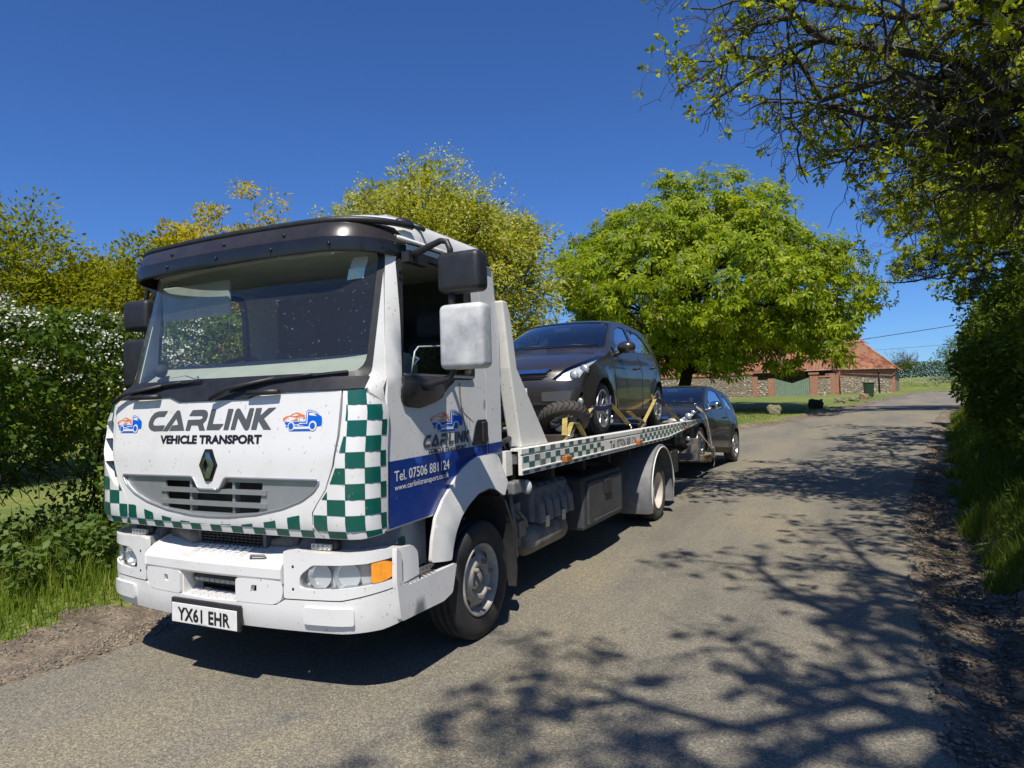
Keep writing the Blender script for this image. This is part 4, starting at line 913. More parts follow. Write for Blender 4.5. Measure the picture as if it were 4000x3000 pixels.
        for ln in K['seams']:
            D = []
            for i in range(len(ln) - 1):
                for t in range(8): D.append((ln[i][0] + (ln[i + 1][0] - ln[i][0]) * t / 8, ln[i][1] + (ln[i + 1][1] - ln[i][1]) * t / 8))
            D.append(ln[-1]); seams.tube([sf(y, z, .0) for y, z in D], .004, 4)
        tag(seams.build('panel_gap', TRIM, car), kind='stuff')
        for (y, z) in K['handles']:
            h = MB(); h.tube([sf(y - .09, z, .004), sf(y - .07, z + .005, .035), sf(y + .07, z + .012, .035), sf(y + .09, z + .012, .004)], .014, 8); h.build('door_handle', paintm, car)
        # mirror
        my, mz = K['mir']; mx = W(my, mz)
        mo = MB().ball((sg * (mx + .15), my + .03, mz + .05), (.115, .085, .075), 16, 10).build('door_mirror', paintm if not K.get('mchrome') else CHROME, car)
        MB().tube([(sg * (mx - .01), my - .02, mz - .05), (sg * (mx + .09), my + .02, mz + .0)], [.035, .025], 8).build('mirror_stalk', TRIM if not K.get('mchrome') else STEEL, mo)
        # sill / side moulding
        sheet('sill_trim', [(fw + ar + .02, zs - .03), (rw - ar - .02, zs - .03), (rw - ar - .02, zs + .07), (fw + ar + .02, zs + .07)], lambda y, z: sf(y, z, .010), TRIM, car, (), .12, .01, cen)
        if K.get('mould'):
            for m_ in K['mould']: sheet('side_moulding', roundpoly(m_, .02), lambda y, z: sf(y, z, .012), TRIM, car, (), .1, .012, cen)
        # arches
        for yc in (fw, rw):
            A = arc(yc); V = [(sg * (W(y, z) - .002), y, z) for y, z in A] + [(sg * .50, y, z) for y, z in A]; n = len(A)
            solid(new_obj('arch_liner', V, [(i, i + 1, n + i + 1, n + i) for i in range(n - 1)], TRIM, car, True), .006)
            w = empty('wheel', (sg * K['track'], yc, wr)); w.parent = car; fl = Matrix.Rotation(0 if sg > 0 else PI, 4, 'Z'); rim = K['rim']
            MB().lathe(grooved(wr, rim, .20, .006), fl @ Matrix.Translation((-.10, 0, 0)), 56).build('tyre', RUBBER if K.get('clean') else RUBBERD, w)
            MB().lathe([(rim + .006, -.012), (rim + .008, .002), (rim - .008, .004), (rim - .02, -.02), (rim - .025, -.16)], fl, 40).build('rim', ALU, w)
            MB().lathe([(.16, -.11), (.16, -.09), (0, -.09)], fl, 24).build('brake_disc', DARKST, w)
            ns = K['spokes']
            for k in range(ns):
                a = 2 * PI * k / ns + .2; c_, s_ = math.cos(a), math.sin(a)
                sp = MB(); hw0, hw1 = (.024, .052) if ns < 8 else (.018, .034)
                V = []
                for r_, hw, x in ((.045, hw0, -.018), (.12, hw0 * 1.0, -.02), (rim - .012, hw1, -.012)):
                    for q in (-hw, hw):
                        for dx in (0, -.035): V.append(fl @ Vector((x + dx, r_ * c_ - q * s_, r_ * s_ + q * c_)))
                F = []
                for i in range(2):
                    b = i * 4; F += [(b, b + 2, b + 6, b + 4), (b + 1, b + 5, b + 7, b + 3), (b, b + 4, b + 5, b + 1), (b + 2, b + 3, b + 7, b + 6)]
                F += [(0, 1, 3, 2), (8, 10, 11, 9)]; sp.add(V, F); bev(sp.build('spoke', ALU, w), .006)
            MB().lathe([(.055, -.04), (.055, -.012), (.04, -.006), (0, -.006)], fl, 16).build('hub', ALU, w)
    # --- underside and cabin
    MB().box(-.62, .62, .35, L - .25, .20, .34).build('floor_pan', TRIM, car)
    MB().box(-.70, .70, K['fw'] - .45, K['fw'] + .45, .34, .60).build('engine_bay', TRIM, car)
    dy = catmull(Cc, K['ws0'])[0]
    MB().prism([(dy + .10, belt - .05), (dy + .25, belt + .0), (dy + .55, belt - .06), (dy + .6, belt - .4), (dy + .2, belt - .5)], lambda p, q, t: (t, p, q), -.66, .66).build('dashboard', INTER, car)
    for x, y in ((-.34, dy + 1.0), (.34, dy + 1.0), (-.34, dy + 1.85), (.34, dy + 1.85)):
        st = empty('seat'); st.parent = car
        rbox('seat_cushion', x - .24, x + .24, y - .3, y + .2, .42, .62, SEAT, st, .05); rbox('seat_back', x - .22, x + .22, y + .15, y + .30, .55, 1.12, SEAT, st, .06, seg=3); rbox('headrest', x - .12, x + .12, y + .2, y + .29, 1.14, 1.29, SEAT, st, .04, seg=3)
    MB().tube([(-.34 + .18 * math.cos(t * PI / 10), dy + .55 + .06 * math.sin(t * PI / 10), belt + .0 + .17 * math.sin(t * PI / 10)) for t in range(21)], .014, 6, False).build('steering_wheel', INTER, car)
    rbox('rear_view_mirror', -.11, .11, catmull(Cc, K['ws1'])[0] - .12, catmull(Cc, K['ws1'])[0] - .09, rtop - .13, rtop - .07, INTERL, car, .015)
    for sg in (1, -1): MB().box(*sorted((sg * .15, sg * .55)), catmull(Cc, K['ws1'])[0] + .0, catmull(Cc, K['ws1'])[0] + .02, rtop - .13, rtop - .03).build('sun_flap', INTER, car)
    return car
K1 = dict(L=4.0, W=.845, belt=.95, rtop=1.43, RW=.585, fw=.80, rw=3.31, wr=.305, ar=.355, sill=.20, pf=.20, pr=.18, track=.83, rim=.215, spokes=9, clean=True,
    C=[(.12, .17), (.04, .26), (.0, .40), (.0, .54), (.035, .655), (.13, .775), (.5, .905), (.98, 1.02), (1.40, 1.26), (1.82, 1.44), (2.3, 1.487), (2.9, 1.47), (3.45, 1.41), (3.84, 1.08), (3.95, .86), (4.0, .62), (3.97, .38), (3.85, .22)],
    E=[(.42, .20), (.36, .28), (.30, .42), (.29, .56), (.36, .68), (.52, .80), (.80, .885), (1.20, .97), (1.56, 1.20), (1.93, 1.385), (2.3, 1.43), (2.9, 1.415), (3.38, 1.35), (3.68, 1.05), (3.76, .86), (3.79, .62), (3.77, .38), (3.68, .22)],
    ws0=7.12, ws1=8.95, rs0=12.15, rs1=12.95, plate=2.65, ptxt='GY', ptx=(-.235, -.12),
    hl=[(3.75, .42), (3.55, .60), (3.65, .74), (4.1, .86), (4.9, .955), (6.0, .985), (6.35, .955), (6.15, .86), (5.5, .73), (4.7, .54)], bulbs=[(-.75, -.08, .055), (-.2, .07, .055)],
    grille=[(3.75, -.33), (3.75, .33), (4.35, .40), (4.72, .40), (4.72, -.40), (4.35, -.40)], lower=[(.9, -.50), (.9, .50), (1.75, .46), (1.75, -.46)],
    fog=[(1.0, .72), (1.1, .86), (2.5, .93), (2.6, .90), (1.9, .74)], strip=[(2.0, .34), (2.0, .66), (2.7, .70), (2.7, .34)],
    wins=[[(1.47, .985), (2.36, 1.02), (2.40, 1.375), (2.18, 1.38), (1.95, 1.335), (1.72, 1.20)], [(2.45, 1.025), (3.22, 1.05), (3.30, 1.07), (3.16, 1.26), (2.98, 1.345), (2.49, 1.375)], [(1.26, .955), (1.42, .98), (1.42, 1.07)]],
    seams=[[(1.30, .26), (1.27, .55), (1.22, .80), (1.24, .93)], [(2.42, .27), (2.44, .7), (2.43, 1.0)], [(3.02, .60), (3.2, .75), (3.35, 1.03)], [(1.3, .27), (2.9, .27)], [(.44, .70), (.62, .66)]],
    handles=[(2.22, .80), (3.10, .84)], mir=(1.42, .99))
car1 = hatchback('dark_hatchback', K1, car_paint('dark_grey_metallic', (.056, .051, .049)), 'dark grey hatchback strapped on the flatbed of the recovery truck')
car1.location = (0, 3.85, 1.162)
K2 = dict(K1); K2.update(L=3.95, W=.855, belt=.93, rtop=1.42, RW=.60, fw=.78, rw=3.24, wr=.312, ar=.36, pf=.22, pr=.2, spokes=5, rim=.22, clean=False, ptxt=None, fogl=True, mchrome=True, track=.84,
    C=[(.12, .18), (.04, .26), (.0, .40), (.0, .54), (.03, .66), (.12, .78), (.5, .92), (1.0, 1.02), (1.40, 1.25), (1.78, 1.41), (2.2, 1.46), (2.8, 1.44), (3.4, 1.36), (3.80, 1.02), (3.9, .84), (3.95, .62), (3.92, .38), (3.8, .24)],
    E=[(.44, .20), (.38, .28), (.32, .42), (.31, .56), (.38, .69), (.55, .82), (.82, .905), (1.18, .97), (1.54, 1.20), (1.90, 1.37), (2.2, 1.41), (2.8, 1.39), (3.32, 1.28), (3.62, 1.0), (3.70, .84), (3.74, .62), (3.72, .38), (3.62, .24)],
    hl=[(3.95, .55), (4.0, .75), (4.6, .90), (5.6, .96), (6.1, .93), (6.0, .82), (5.2, .66), (4.5, .55)], bulbs=[(-.2, -.02, .07), (.5, .04, .05)],
    wins=[[(1.42, .97), (2.55, 1.01), (2.62, 1.19), (2.50, 1.35), (2.15, 1.365), (1.95, 1.33), (1.70, 1.19)], [(2.78, 1.02), (3.12, 1.03), (3.3, 1.05), (3.12, 1.22), (2.86, 1.32)], [(1.24, .95), (1.38, .965), (1.38, 1.04)]],
    seams=[[(1.28, .26), (1.24, .55), (1.20, .80), (1.22, .93)], [(2.68, .27), (2.70, .7), (2.66, .99)], [(1.3, .27), (2.68, .27)]],
    handles=[(2.45, .84)], mir=(1.38, .97), mould=[[(1.36, .40), (2.60, .40), (2.62, .47), (2.3, .50), (1.36, .46)]])
car2 = hatchback('towed_hatchback', K2, car_paint('black_metallic', (.030, .031, .031), .32), 'black three-door car on tow behind the recovery truck')
yaw = -.113; pit = -.080
Rm = Matrix.Rotation(yaw, 4, 'Z') @ Matrix.Rotation(pit, 4, 'X'); loc = Vector((1.136, 12.54, .50)) - Rm @ Vector((.84, 3.24, .312))
car2.rotation_mode = 'XYZ'; car2.rotation_euler = (pit, 0, yaw); car2.location = loc; car2.scale = (1, 1, 1.07)
# wheel-lift cradle round the front wheel of the towed car
fwc = Matrix.Translation(loc) @ Rm
for sg in (1, -1):
    c = fwc @ Vector((sg * .80, .78, .312))
    a = MB(); a.box(c.x - .25, c.x + .10, c.y - .52, c.y - .34, c.z - .25, c.z + .15); a.build('cradle_front', DUSTY if sg > 0 else DARKST, lift)
    a = MB(); a.tube([(c.x - .15, c.y - .40, c.z - .22), (c.x + .20, c.y - .42, c.z - .22)], .055, 10); a.build('cradle_arm', DUSTY, lift)
    rbox('cradle_end', c.x + .10, c.x + .30, c.y - .46, c.y - .34, c.z - .27, c.z - .15, mat('yellow_rust_steel', (.36, .24, .07), .8, noise=.5, nscale=12, color2=(.16, .08, .035)), lift, .01)
    MB().tube([(c.x + .12, c.y - .40, c.z - .22), (c.x + .12, c.y + .42, c.z - .24)], .045, 8).build('cradle_side_tube', DUSTY, lift)
MB().tube([(0, 9.6, .48), (0.3, fwc.translation.y + .3, .42)], .09, 8).build('lift_extension', DARKST, lift)
# --- loose wheel lying on the bed
lw = empty('loose_wheel', (.88, 3.30, 1.385), 0, 'loose wheel with V-tread tyre lying on the bed beside the white post', 'wheel'); lw.scale = (.88, .88, .88)
lm = Matrix.Rotation(RAD(-58), 4, 'Z') @ Matrix.Rotation(RAD(52), 4, 'Y')
MB().lathe([(.175, -.06), (.20, -.075), (.25, -.072), (.275, -.045), (.285, 0), (.275, .045), (.25, .072), (.20, .075), (.175, .06), (.165, 0)], lm, 48, True).build('tyre', RUBBERD, lw)
MB().lathe([(.178, .055), (.182, .065), (.165, .06), (.155, 0), (.165, -.06)], lm, 40).build('rim', DARKST, lw)
for k in range(5):
    a = 2 * PI * k / 5
    for dd in (-.16, .16):
        MB().tube([lm @ Vector((.03, .03 * math.cos(a), .03 * math.sin(a))), lm @ Vector((.045, .10 * math.cos(a + dd * .6), .10 * math.sin(a + dd * .6))), lm @ Vector((.05, .168 * math.cos(a + dd), .168 * math.sin(a + dd)))], [.02, .016, .014], 6).build('spoke', ALU, lw)
MB().lathe([(.045, .0), (.045, .05), (.03, .06), (0, .06)], lm, 16).build('hub', ALU, lw)
gro = MB()
for k in range(30):
    a = 2 * PI * k / 30
    for sg in (1, -1):
        P = [lm @ Vector((sg * x, (r + .001) * math.cos(a + da), (r + .001) * math.sin(a + da))) for x, r, da in ((.004, .285, 0), (.03, .281, .06), (.055, .268, .16))]
        gro.tube(P, .0045, 4)
gro.build('tread_groove', BLACKV, lw)['kind'] = 'stuff'
tag(MB().box(.55, 1.0, 2.95, 3.55, 1.165, 1.25).build('wooden_block_pile', mat('dark_timber', (.05, .035, .025), .9, noise=.4), None), 'dark timber block under the loose wheel on the bed', 'timber')
# --- ratchet straps over the wheels
def strap(pfx, label, pieces, sleeve, ratchets, hooks, m=STRAPY):
    e = empty('ratchet_strap', pieces[0][0], 0, label, 'strap', 'tie-down straps'); o0 = Vector(pieces[0][0]); R0 = lambda p: tuple(Vector(p) - o0)
    for P in pieces: MB().strip([R0(p) for p in P], .05, (1, 0, .15)).build('webbing', m, e)
    for P in sleeve: MB().strip([R0(p) for p in P], .056, (.3, 0, 1), .012).build('sleeve', STRAPB, e)
    for (x, y, z, a) in ratchets:
        Mx = Matrix.Translation(Vector((x, y, z)) - o0) @ Matrix.Rotation(a, 4, 'X')
        rt = empty('ratchet'); rt.parent = e
        for dx in (-.035, .03): rbox('ratchet_plate', dx, dx + .006, -.07, .07, 0, .045, STEEL, rt, .002, Mx)
        MB().tube([Mx @ Vector((-.04, 0, .022)), Mx @ Vector((.04, 0, .022))], .018, 8).build('ratchet_drum', STEEL, rt); rbox('ratchet_handle', -.03, .03, .05, .13, .02, .035, STEEL, rt, .004, Mx)
    for P in hooks: MB().tube([R0(p) for p in P], .009, 6).build('hook', STEEL, e)
    return e
Y0 = 3.85; fwy, rwy = Y0 + .80, Y0 + 3.31
strap('a', 'yellow strap with purple sleeve over the front wheel of the strapped hatchback',
      [[(.98, 3.02, 1.22), (.98, 3.15, 1.26), (.95, 3.6, 1.36), (.90, 4.05, 1.48)], [(.90, 4.72, 1.50), (.97, 4.85, 1.38), (1.02, 4.98, 1.27)], [(.99, 3.10, 1.24), (1.0, 3.2, 1.36), (1.02, 3.32, 1.34), (1.04, 3.42, 1.22)], [(1.0, 2.9, 1.19), (1.0, 3.0, 1.215), (1.0, 3.10, 1.23)], [(.98, 3.05, 1.24), (.97, 3.10, 1.34), (.95, 3.16, 1.42), (.92, 3.24, 1.36), (.9, 3.3, 1.28)]],
      [[(.90, 4.05, 1.48), (.91, 4.4, 1.47), (.90, 4.74, 1.50)], [(.87, 4.74, 1.50), (.86, 4.80, 1.60)]], [(.99, 3.12, 1.215, .35)], [[(1.02, 4.97, 1.28), (1.05, 4.99, 1.24), (1.05, 4.95, 1.205), (1.02, 4.93, 1.20)]])
strap('b', 'yellow strap with blue tape over the rear wheel of the strapped hatchback',
      [[(.96, 5.68, 1.20), (.96, 5.85, 1.27), (.93, 6.3, 1.42), (.89, 6.74, 1.56)], [(.90, 7.25, 1.48), (.96, 7.6, 1.30), (.98, 7.82, 1.21)], [(.96, 5.82, 1.26), (.97, 5.7, 1.30), (.97, 5.45, 1.33), (.95, 5.22, 1.42)], [(.88, 6.74, 1.56), (.80, 6.70, 1.66)]],
      [[(.89, 6.72, 1.56), (.90, 7.0, 1.53), (.90, 7.3, 1.47)]], [(.96, 5.78, 1.215, .3)], [[(.98, 7.80, 1.22), (1.0, 7.88, 1.20), (1.02, 7.86, 1.19)]])
tag(MB().strip([(.93, 7.42, 1.41), (.955, 7.55, 1.335)], .06, (1, 0, .15), .014).build('blue_tape', BRIGHTB), 'piece of bright blue tape on the rear wheel strap', 'tape')
rg = MB()
for i in range(5): rg.ball((.95 - .05 * i, 7.75 + .11 * i, 1.185), (.13, .12, .03), 8, 5)
tag(rg.build('rag_bundle', mat('pale_rag', (.38, .33, .29), .9, noise=.4, nscale=14)), 'pale rags and rope lying at the tail of the bed', 'rags')['kind'] = 'stuff'
# strap over the towed car's wheel
def T2(x, y, z): return fwc @ Vector((x, y, z))
ts = [T2(.84, .55, 1.0), T2(.90, .72, .93), T2(.93, .88, .80), T2(.94, 1.02, .55), T2(.95, 1.10, .30)]
e = empty('tow_strap', ts[0], 0, 'pale webbing strap hanging down the side of the towed black car', 'strap', 'tie-down straps')
MB().strip([p - ts[0] for p in ts], .075, (.1, 1, 0)).build('webbing', STRAPW, e)
MB().strip([T2(.86, .62, .55) - ts[0], T2(.93, .9, .36) - ts[0], T2(.97, 1.12, .22) - ts[0]], .03, (.2, 1, 0)).build('webbing', STRAPW, e)
rbox('ratchet_body', -.03, .03, -.03, .06, -.10, .12, STEEL, e, .01, Matrix.Translation(T2(.96, 1.15, .18) - ts[0]) @ Matrix.Rotation(RAD(25), 4, 'X'))
MB().strip([T2(.96, 1.18, .12) - ts[0], T2(.96, 1.25, .0) - ts[0], T2(.95, 1.2, -.08) - ts[0]], .03, (.2, 1, 0)).build('webbing', STRAPW, e)
# ------------------------------------------------------------------ ground, road
def gz(y):
    y = np.asarray(y, dtype=float)
    return np.where(y < 4, 0., np.where(y < 8, .028 * (y - 4) ** 2 / 8, np.where(y < 62, .028 * (y - 6), .028 * 56 + .012 * (np.minimum(y, 90) - 62))))
LX = np.array([(-60, -1.2), (-12, -1.15), (0, -1.1), (10, -1.05), (15, -.8), (18, -.45), (21.6, .04), (25, 1.2), (32, 2.75), (40, 4.5), (52, 6.7), (60, 8.6), (68, 11.5), (75, 16), (90, 34), (120, 80)])
RX = np.array([(-60, 3.6), (-12, 3.6), (0, 3.65), (3, 3.72), (5, 3.82), (7, 3.95), (9.5, 4.2), (14.4, 4.75), (21, 5.5), (31.5, 6.9), (41, 9.2), (52, 12.2), (60, 15.2), (68, 20), (75, 27), (90, 48), (120, 100)])
def lx(y): return np.interp(y, LX[:, 0], LX[:, 1])
def rx(y): return np.interp(y, RX[:, 0], RX[:, 1])
def hum(x, y, s=1.): return np.sin(x * 1.7 * s + np.sin(y * .9 * s) * 1.3) * np.cos(y * 1.3 * s + x * .6 * s)
def terr(x, y):
    x = np.asarray(x, float); y = np.asarray(y, float); z = gz(y) - .03
    dl = lx(y) - x; dr = x - rx(y)                        # distance outside the road
    near = np.clip((60 - y) / 20, 0, 1) * np.clip((y + 30) / 10, 0, 1)
    z = z + np.where(dl > 0, np.clip((dl - .45) / .35, 0, 1) * .10 + np.clip((dl - .8) / 3, 0, 1) * .12 + .02 * hum(x, y), 0)
    z = z + np.where(dr > 0, -.05 * np.clip(dr / .3, 0, 1) + (np.clip((dr - .60) / .5, 0, 1) * .34 + np.clip((dr - 1.2) / 1.2, 0, 1) * .5) * (1 + .35 * hum(x, y, 2.3)) * np.clip((45 - y) / 15, 0, 1) + .03 * hum(x, y, 1.7), 0)
    z = z + np.where(y > 66, np.clip((y - 70) / 14, 0, 1) * 1.5 * np.clip((lx(y) - x) / 6 + 1, 0, 1) * 0 , 0)
    z = z + np.clip((y - 74) / 10, 0, 1) * 1.25
    z = z + np.clip((-x - 20) / 60, 0, 1) * -.3
    return z
def grid_mesh(name, xs, ys, m, zf, kind='structure'):
    X, Y = np.meshgrid(xs, ys); Z = zf(X, Y); V = np.stack([X.ravel(), Y.ravel(), Z.ravel()], 1); nx, ny = len(xs), len(ys)
    i = np.arange(nx - 1)[None, :] + np.arange(ny - 1)[:, None] * nx; i = i.ravel()
    return tag(np_obj(name, V, np.stack([i, i + 1, i + nx + 1, i + nx], 1), m, None, None, True), kind=kind)
def nodes(m):
    nt = m.node_tree
    def N(t, **kw):
        n = nt.nodes.new('ShaderNode' + t)
        for k, v in kw.items():
            if hasattr(n, k): setattr(n, k, v)
            else: n.inputs[k.replace('_', ' ')].default_value = v
        return n
    return nt, N, nt.links.new
def ramp(nt, fac, stops):
    r = nt.nodes.new('ShaderNodeValToRGB'); e = r.color_ramp.elements
    e[0].position, e[0].color = stops[0][0], (*stops[0][1], 1); e[1].position, e[1].color = stops[-1][0], (*stops[-1][1], 1)
    for p, c in stops[1:-1]: x = e.new(p); x.color = (*c, 1)
    nt.links.new(fac, r.inputs[0]); return r.outputs[0]
# grassy ground
GROUND = mat('grass_ground', (.06, .09, .02), .95); nt, N, LK = nodes(GROUND); b = nt.nodes['Principled BSDF']
tc = N('TexCoord'); n1 = N('TexNoise', Scale=.35, Detail=8., Roughness=.7); n2 = N('TexNoise', Scale=14., Detail=5.); LK(tc.outputs['Object'], n1.inputs[0]); LK(tc.outputs['Object'], n2.inputs[0])
mm = N('Math', operation='ADD'); LK(n1.outputs[0], mm.inputs[0]); LK(n2.outputs[0], mm.inputs[1]); hf = N('Math', operation='MULTIPLY'); hf.inputs[1].default_value = .5; LK(mm.outputs[0], hf.inputs[0])
LK(ramp(nt, hf.outputs[0], [(.36, (.055, .090, .012)), (.48, (.115, .165, .024)), (.58, (.21, .21, .055)), (.68, (.27, .22, .10))]), b.inputs['Base Color'])
bp = N('Bump', Strength=.6, Distance=.05); LK(n2.outputs[0], bp.inputs['Height']); LK(bp.outputs[0], b.inputs['Normal'])
# asphalt: chippings bedded in bitumen
ASPH = mat('asphalt', (.1, .1, .1), .85); nt, N, LK = nodes(ASPH); b = nt.nodes['Principled BSDF']
tc = N('TexCoord'); vo = N('TexVoronoi', Scale=130.); LK(tc.outputs['Object'], vo.inputs['Vector'])
wn_ = N('TexNoise', Scale=120., Detail=3.); LK(tc.outputs['Object'], wn_.inputs[0])
sep = N('SeparateColor'); LK(vo.outputs['Color'], sep.inputs[0])
chips = ramp(nt, sep.outputs[0], [(.0, (.105, .098, .080)), (.45, (.180, .164, .125)), (.8, (.240, .214, .156)), (1., (.34, .30, .22))])
big = N('TexNoise', Scale=.55, Detail=6., Roughness=.6); mp = N('Mapping'); mp.inputs['Scale'].default_value = (1.6, .45, 1); LK(tc.outputs['Object'], mp.inputs[0]); LK(mp.outputs[0], big.inputs[0])
dk = ramp(nt, big.outputs[0], [(.28, (.60, .62, .68)), (.46, (.92, .93, .96)), (.60, (1.10, 1.07, 1.0)), (.8, (1.25, 1.18, 1.04))])
mx = N('Mix', data_type='RGBA', blend_type='MULTIPLY'); mx.inputs['Factor'].default_value = 1.; LK(chips, mx.inputs['A']); LK(dk, mx.inputs['B'])
# bled bitumen patches
pn = N('TexNoise', Scale=1.9, Detail=9., Roughness=.75); LK(tc.outputs['Object'], pn.inputs[0]); pr = N('MapRange'); pr.inputs['From Min'].default_value = .60; pr.inputs['From Max'].default_value = .72; LK(pn.outputs[0], pr.inputs[0])
m2 = N('Mix', data_type='RGBA'); LK(pr.outputs[0], m2.inputs['Factor']); LK(mx.outputs['Result'], m2.inputs['A']); m2.inputs['B'].default_value = (.085, .087, .092, 1)
LK(m2.outputs['Result'], b.inputs['Base Color'])
bp = N('Bump', Strength=.4, Distance=.005); LK(vo.outputs['Distance'], bp.inputs['Height']); bp.invert = True; LK(bp.outputs[0], b.inputs['Normal'])
SAND = mat('sandy_soil', (.2, .15, .1), .95); nt, N, LK = nodes(SAND); b = nt.nodes['Principled BSDF']
tc = N('TexCoord'); n1 = N('TexNoise', Scale=3., Detail=9., Roughness=.72); n2 = N('TexVoronoi', Scale=60.); LK(tc.outputs['Object'], n1.inputs[0]); LK(tc.outputs['Object'], n2.inputs['Vector'])
c1 = ramp(nt, n1.outputs[0], [(.3, (.075, .055, .038)), (.5, (.17, .135, .095)), (.68, (.27, .22, .16))])
se_ = N('SeparateColor'); LK(n2.outputs['Color'], se_.inputs[0]); c2 = ramp(nt, se_.outputs[0], [(.0, (.5, .5, .5)), (.7, (1, 1, 1)), (1., (1.5, 1.45, 1.4))])
mx = N('Mix', data_type='RGBA', blend_type='MULTIPLY'); mx.inputs['Factor'].default_value = .8; LK(c1, mx.inputs['A']); LK(c2, mx.inputs['B']); LK(mx.outputs['Result'], b.inputs['Base Color'])
bp = N('Bump', Strength=.8, Distance=.02); LK(n1.outputs[0], bp.inputs['Height']); LK(bp.outputs[0], b.inputs['Normal'])

xs = np.concatenate([np.linspace(-900, -60, 12), np.linspace(-50, -12, 14), np.arange(-11, 13, .3), np.linspace(13.5, 50, 16), np.linspace(70, 900, 12)])
ys = np.concatenate([np.linspace(-300, -25, 8), np.linspace(-20, -5, 12), np.arange(-4.5, 40, .5), np.linspace(41, 100, 50), np.linspace(115, 1500, 16)])
grid_mesh('terrain', xs, ys, GROUND, terr)
def strip_mesh(name, ys, f0, f1, nx, zf, m):
    t = np.linspace(0, 1, nx); Y = np.repeat(ys[:, None], nx, 1); X = f0(ys)[:, None] * (1 - t) + f1(ys)[:, None] * t; Z = zf(X, Y, t[None, :] * np.ones_like(Y))
    V = np.stack([X.ravel(), Y.ravel(), Z.ravel()], 1); ny = len(ys); i = (np.arange(nx - 1)[None, :] + np.arange(ny - 1)[:, None] * nx).ravel()
    return tag(np_obj(name, V, np.stack([i, i + 1, i + nx + 1, i + nx], 1), m, None, None, True), kind='structure')
yr = np.concatenate([np.linspace(-40, -3, 30), np.arange(-2.8, 12, .08), np.arange(12, 100, .5)])
rag = lambda y, k: .035 * np.sin(y * 5.3 + k) + .03 * np.sin(y * 11.7 + 2 * k) + .05 * np.sin(y * 1.9 + k) + .02 * np.sin(y * 23 + k)
strip_mesh('road', yr, lambda y: lx(y) - .02 + rag(y, 1), lambda y: rx(y) + .45 * rag(y, 4), 9, lambda X, Y, T: gz(Y) + .0 * T, ASPH)
strip_mesh('gravel_edge', yr, lambda y: lx(y) - .72 + rag(y, 3) * 2, lambda y: lx(y) + .12, 5, lambda X, Y, T: terr(X, Y) * (1 - np.clip(T * 1.3, 0, 1)) + (gz(Y) - .008) * np.clip(T * 1.3, 0, 1) + .022 * np.clip(1.3 - T * 1.3, 0, 1) + .003, SAND)
strip_mesh('earth_channel', yr, lambda y: rx(y) - .12, lambda y: rx(y) + 1.05 + .25 * np.sin(y * .7) + rag(y, 2) * 2, 19, lambda X, Y, T: np.where(T < .15, gz(Y) - .012, terr(X, Y) + .030 + .022 * hum(X, Y, 6.) + .012 * hum(Y, X, 13.)), SAND)
# side road bearing left past the barn
sv = [(9.5, 62, 0), (13, 60, 0), (22, 72, 0), (30, 74.2, 0), (10, 69.5, 0), (-20, 70.5, 0), (-20, 67.5, 0), (6, 66.8, 0)]
tag(new_obj('side_road', [(x, y, float(gz(y)) + .02) for x, y, _ in [(-30, 69.2, 0), (-10, 68.6, 0), (6, 67.6, 0), (13, 65.5, 0), (24, 71.5, 0), (16, 73.3, 0), (6, 73, 0), (-10, 73, 0), (-30, 73, 0)]], [tuple(range(9))], ASPH), kind='structure')

# ------------------------------------------------------------------ foliage tools
def leafmat(name, c1, c2, tr=.35, rough=.5, c3=None, tcol=None, spec=.22):
    m = bpy.data.materials.new(name); m.use_nodes = True; nt, N, LK = nodes(m); b = nt.nodes['Principled BSDF']; out = nt.nodes['Material Output']
    ge = N('NewGeometry'); tc = N('TexCoord'); n = N('TexNoise', Scale=.8, Detail=3.); LK(tc.outputs['Object'], n.inputs[0])
    ad = N('Math', operation='MULTIPLY_ADD'); ad.inputs[1].default_value = .55; LK(ge.outputs['Random Per Island'], ad.inputs[0]); sc_ = N('Math', operation='MULTIPLY_ADD'); sc_.inputs[1].default_value = 1.2; sc_.inputs[2].default_value = -.38; LK(n.outputs[0], sc_.inputs[0]); LK(sc_.outputs[0], ad.inputs[2])
    col = ramp(nt, ad.outputs[0], [(.1, c1), (.55, c2), (.95, c3 or c2)])
    LK(col, b.inputs['Base Color']); b.inputs['Roughness'].default_value = rough; b.inputs['Specular IOR Level'].default_value = spec
    t = N('BsdfTranslucent'); mu = N('Mix', data_type='RGBA', blend_type='MULTIPLY'); mu.inputs['Factor'].default_value = 1; LK(col, mu.inputs['A']); mu.inputs['B'].default_value = (*(tcol or (1.5, 1.4, .5)), 1); LK(mu.outputs['Result'], t.inputs[0])
    ms = N('MixShader'); ms.inputs[0].default_value = tr; LK(b.outputs[0], ms.inputs[1]); LK(t.outputs[0], ms.inputs[2]); LK(ms.outputs[0], out.inputs[0]); return m
def norm(v): return v / (np.linalg.norm(v, axis=1, keepdims=True) + 1e-9)
def leaves(P, A, size, wid=.5, fold=.10, jitter=.5, up=(0, 0, .4)):
    """kite leaves at P pointing along A"""
    n = len(P); A = norm(A + rng.normal(0, jitter, (n, 3))); Nn = norm(rng.normal(0, .7, (n, 3)) + np.array(up)); S = norm(np.cross(A, Nn)); Nn = np.cross(S, A)
    L = size * rng.uniform(.65, 1.25, (n, 1)); w = L * wid * .5
    V = np.stack([P, P + A * L * .5 + S * w + Nn * L * fold, P + A * L, P + A * L * .5 - S * w + Nn * L * fold], 1).reshape(-1, 3)
    return V, np.arange(4 * n).reshape(-1, 4)
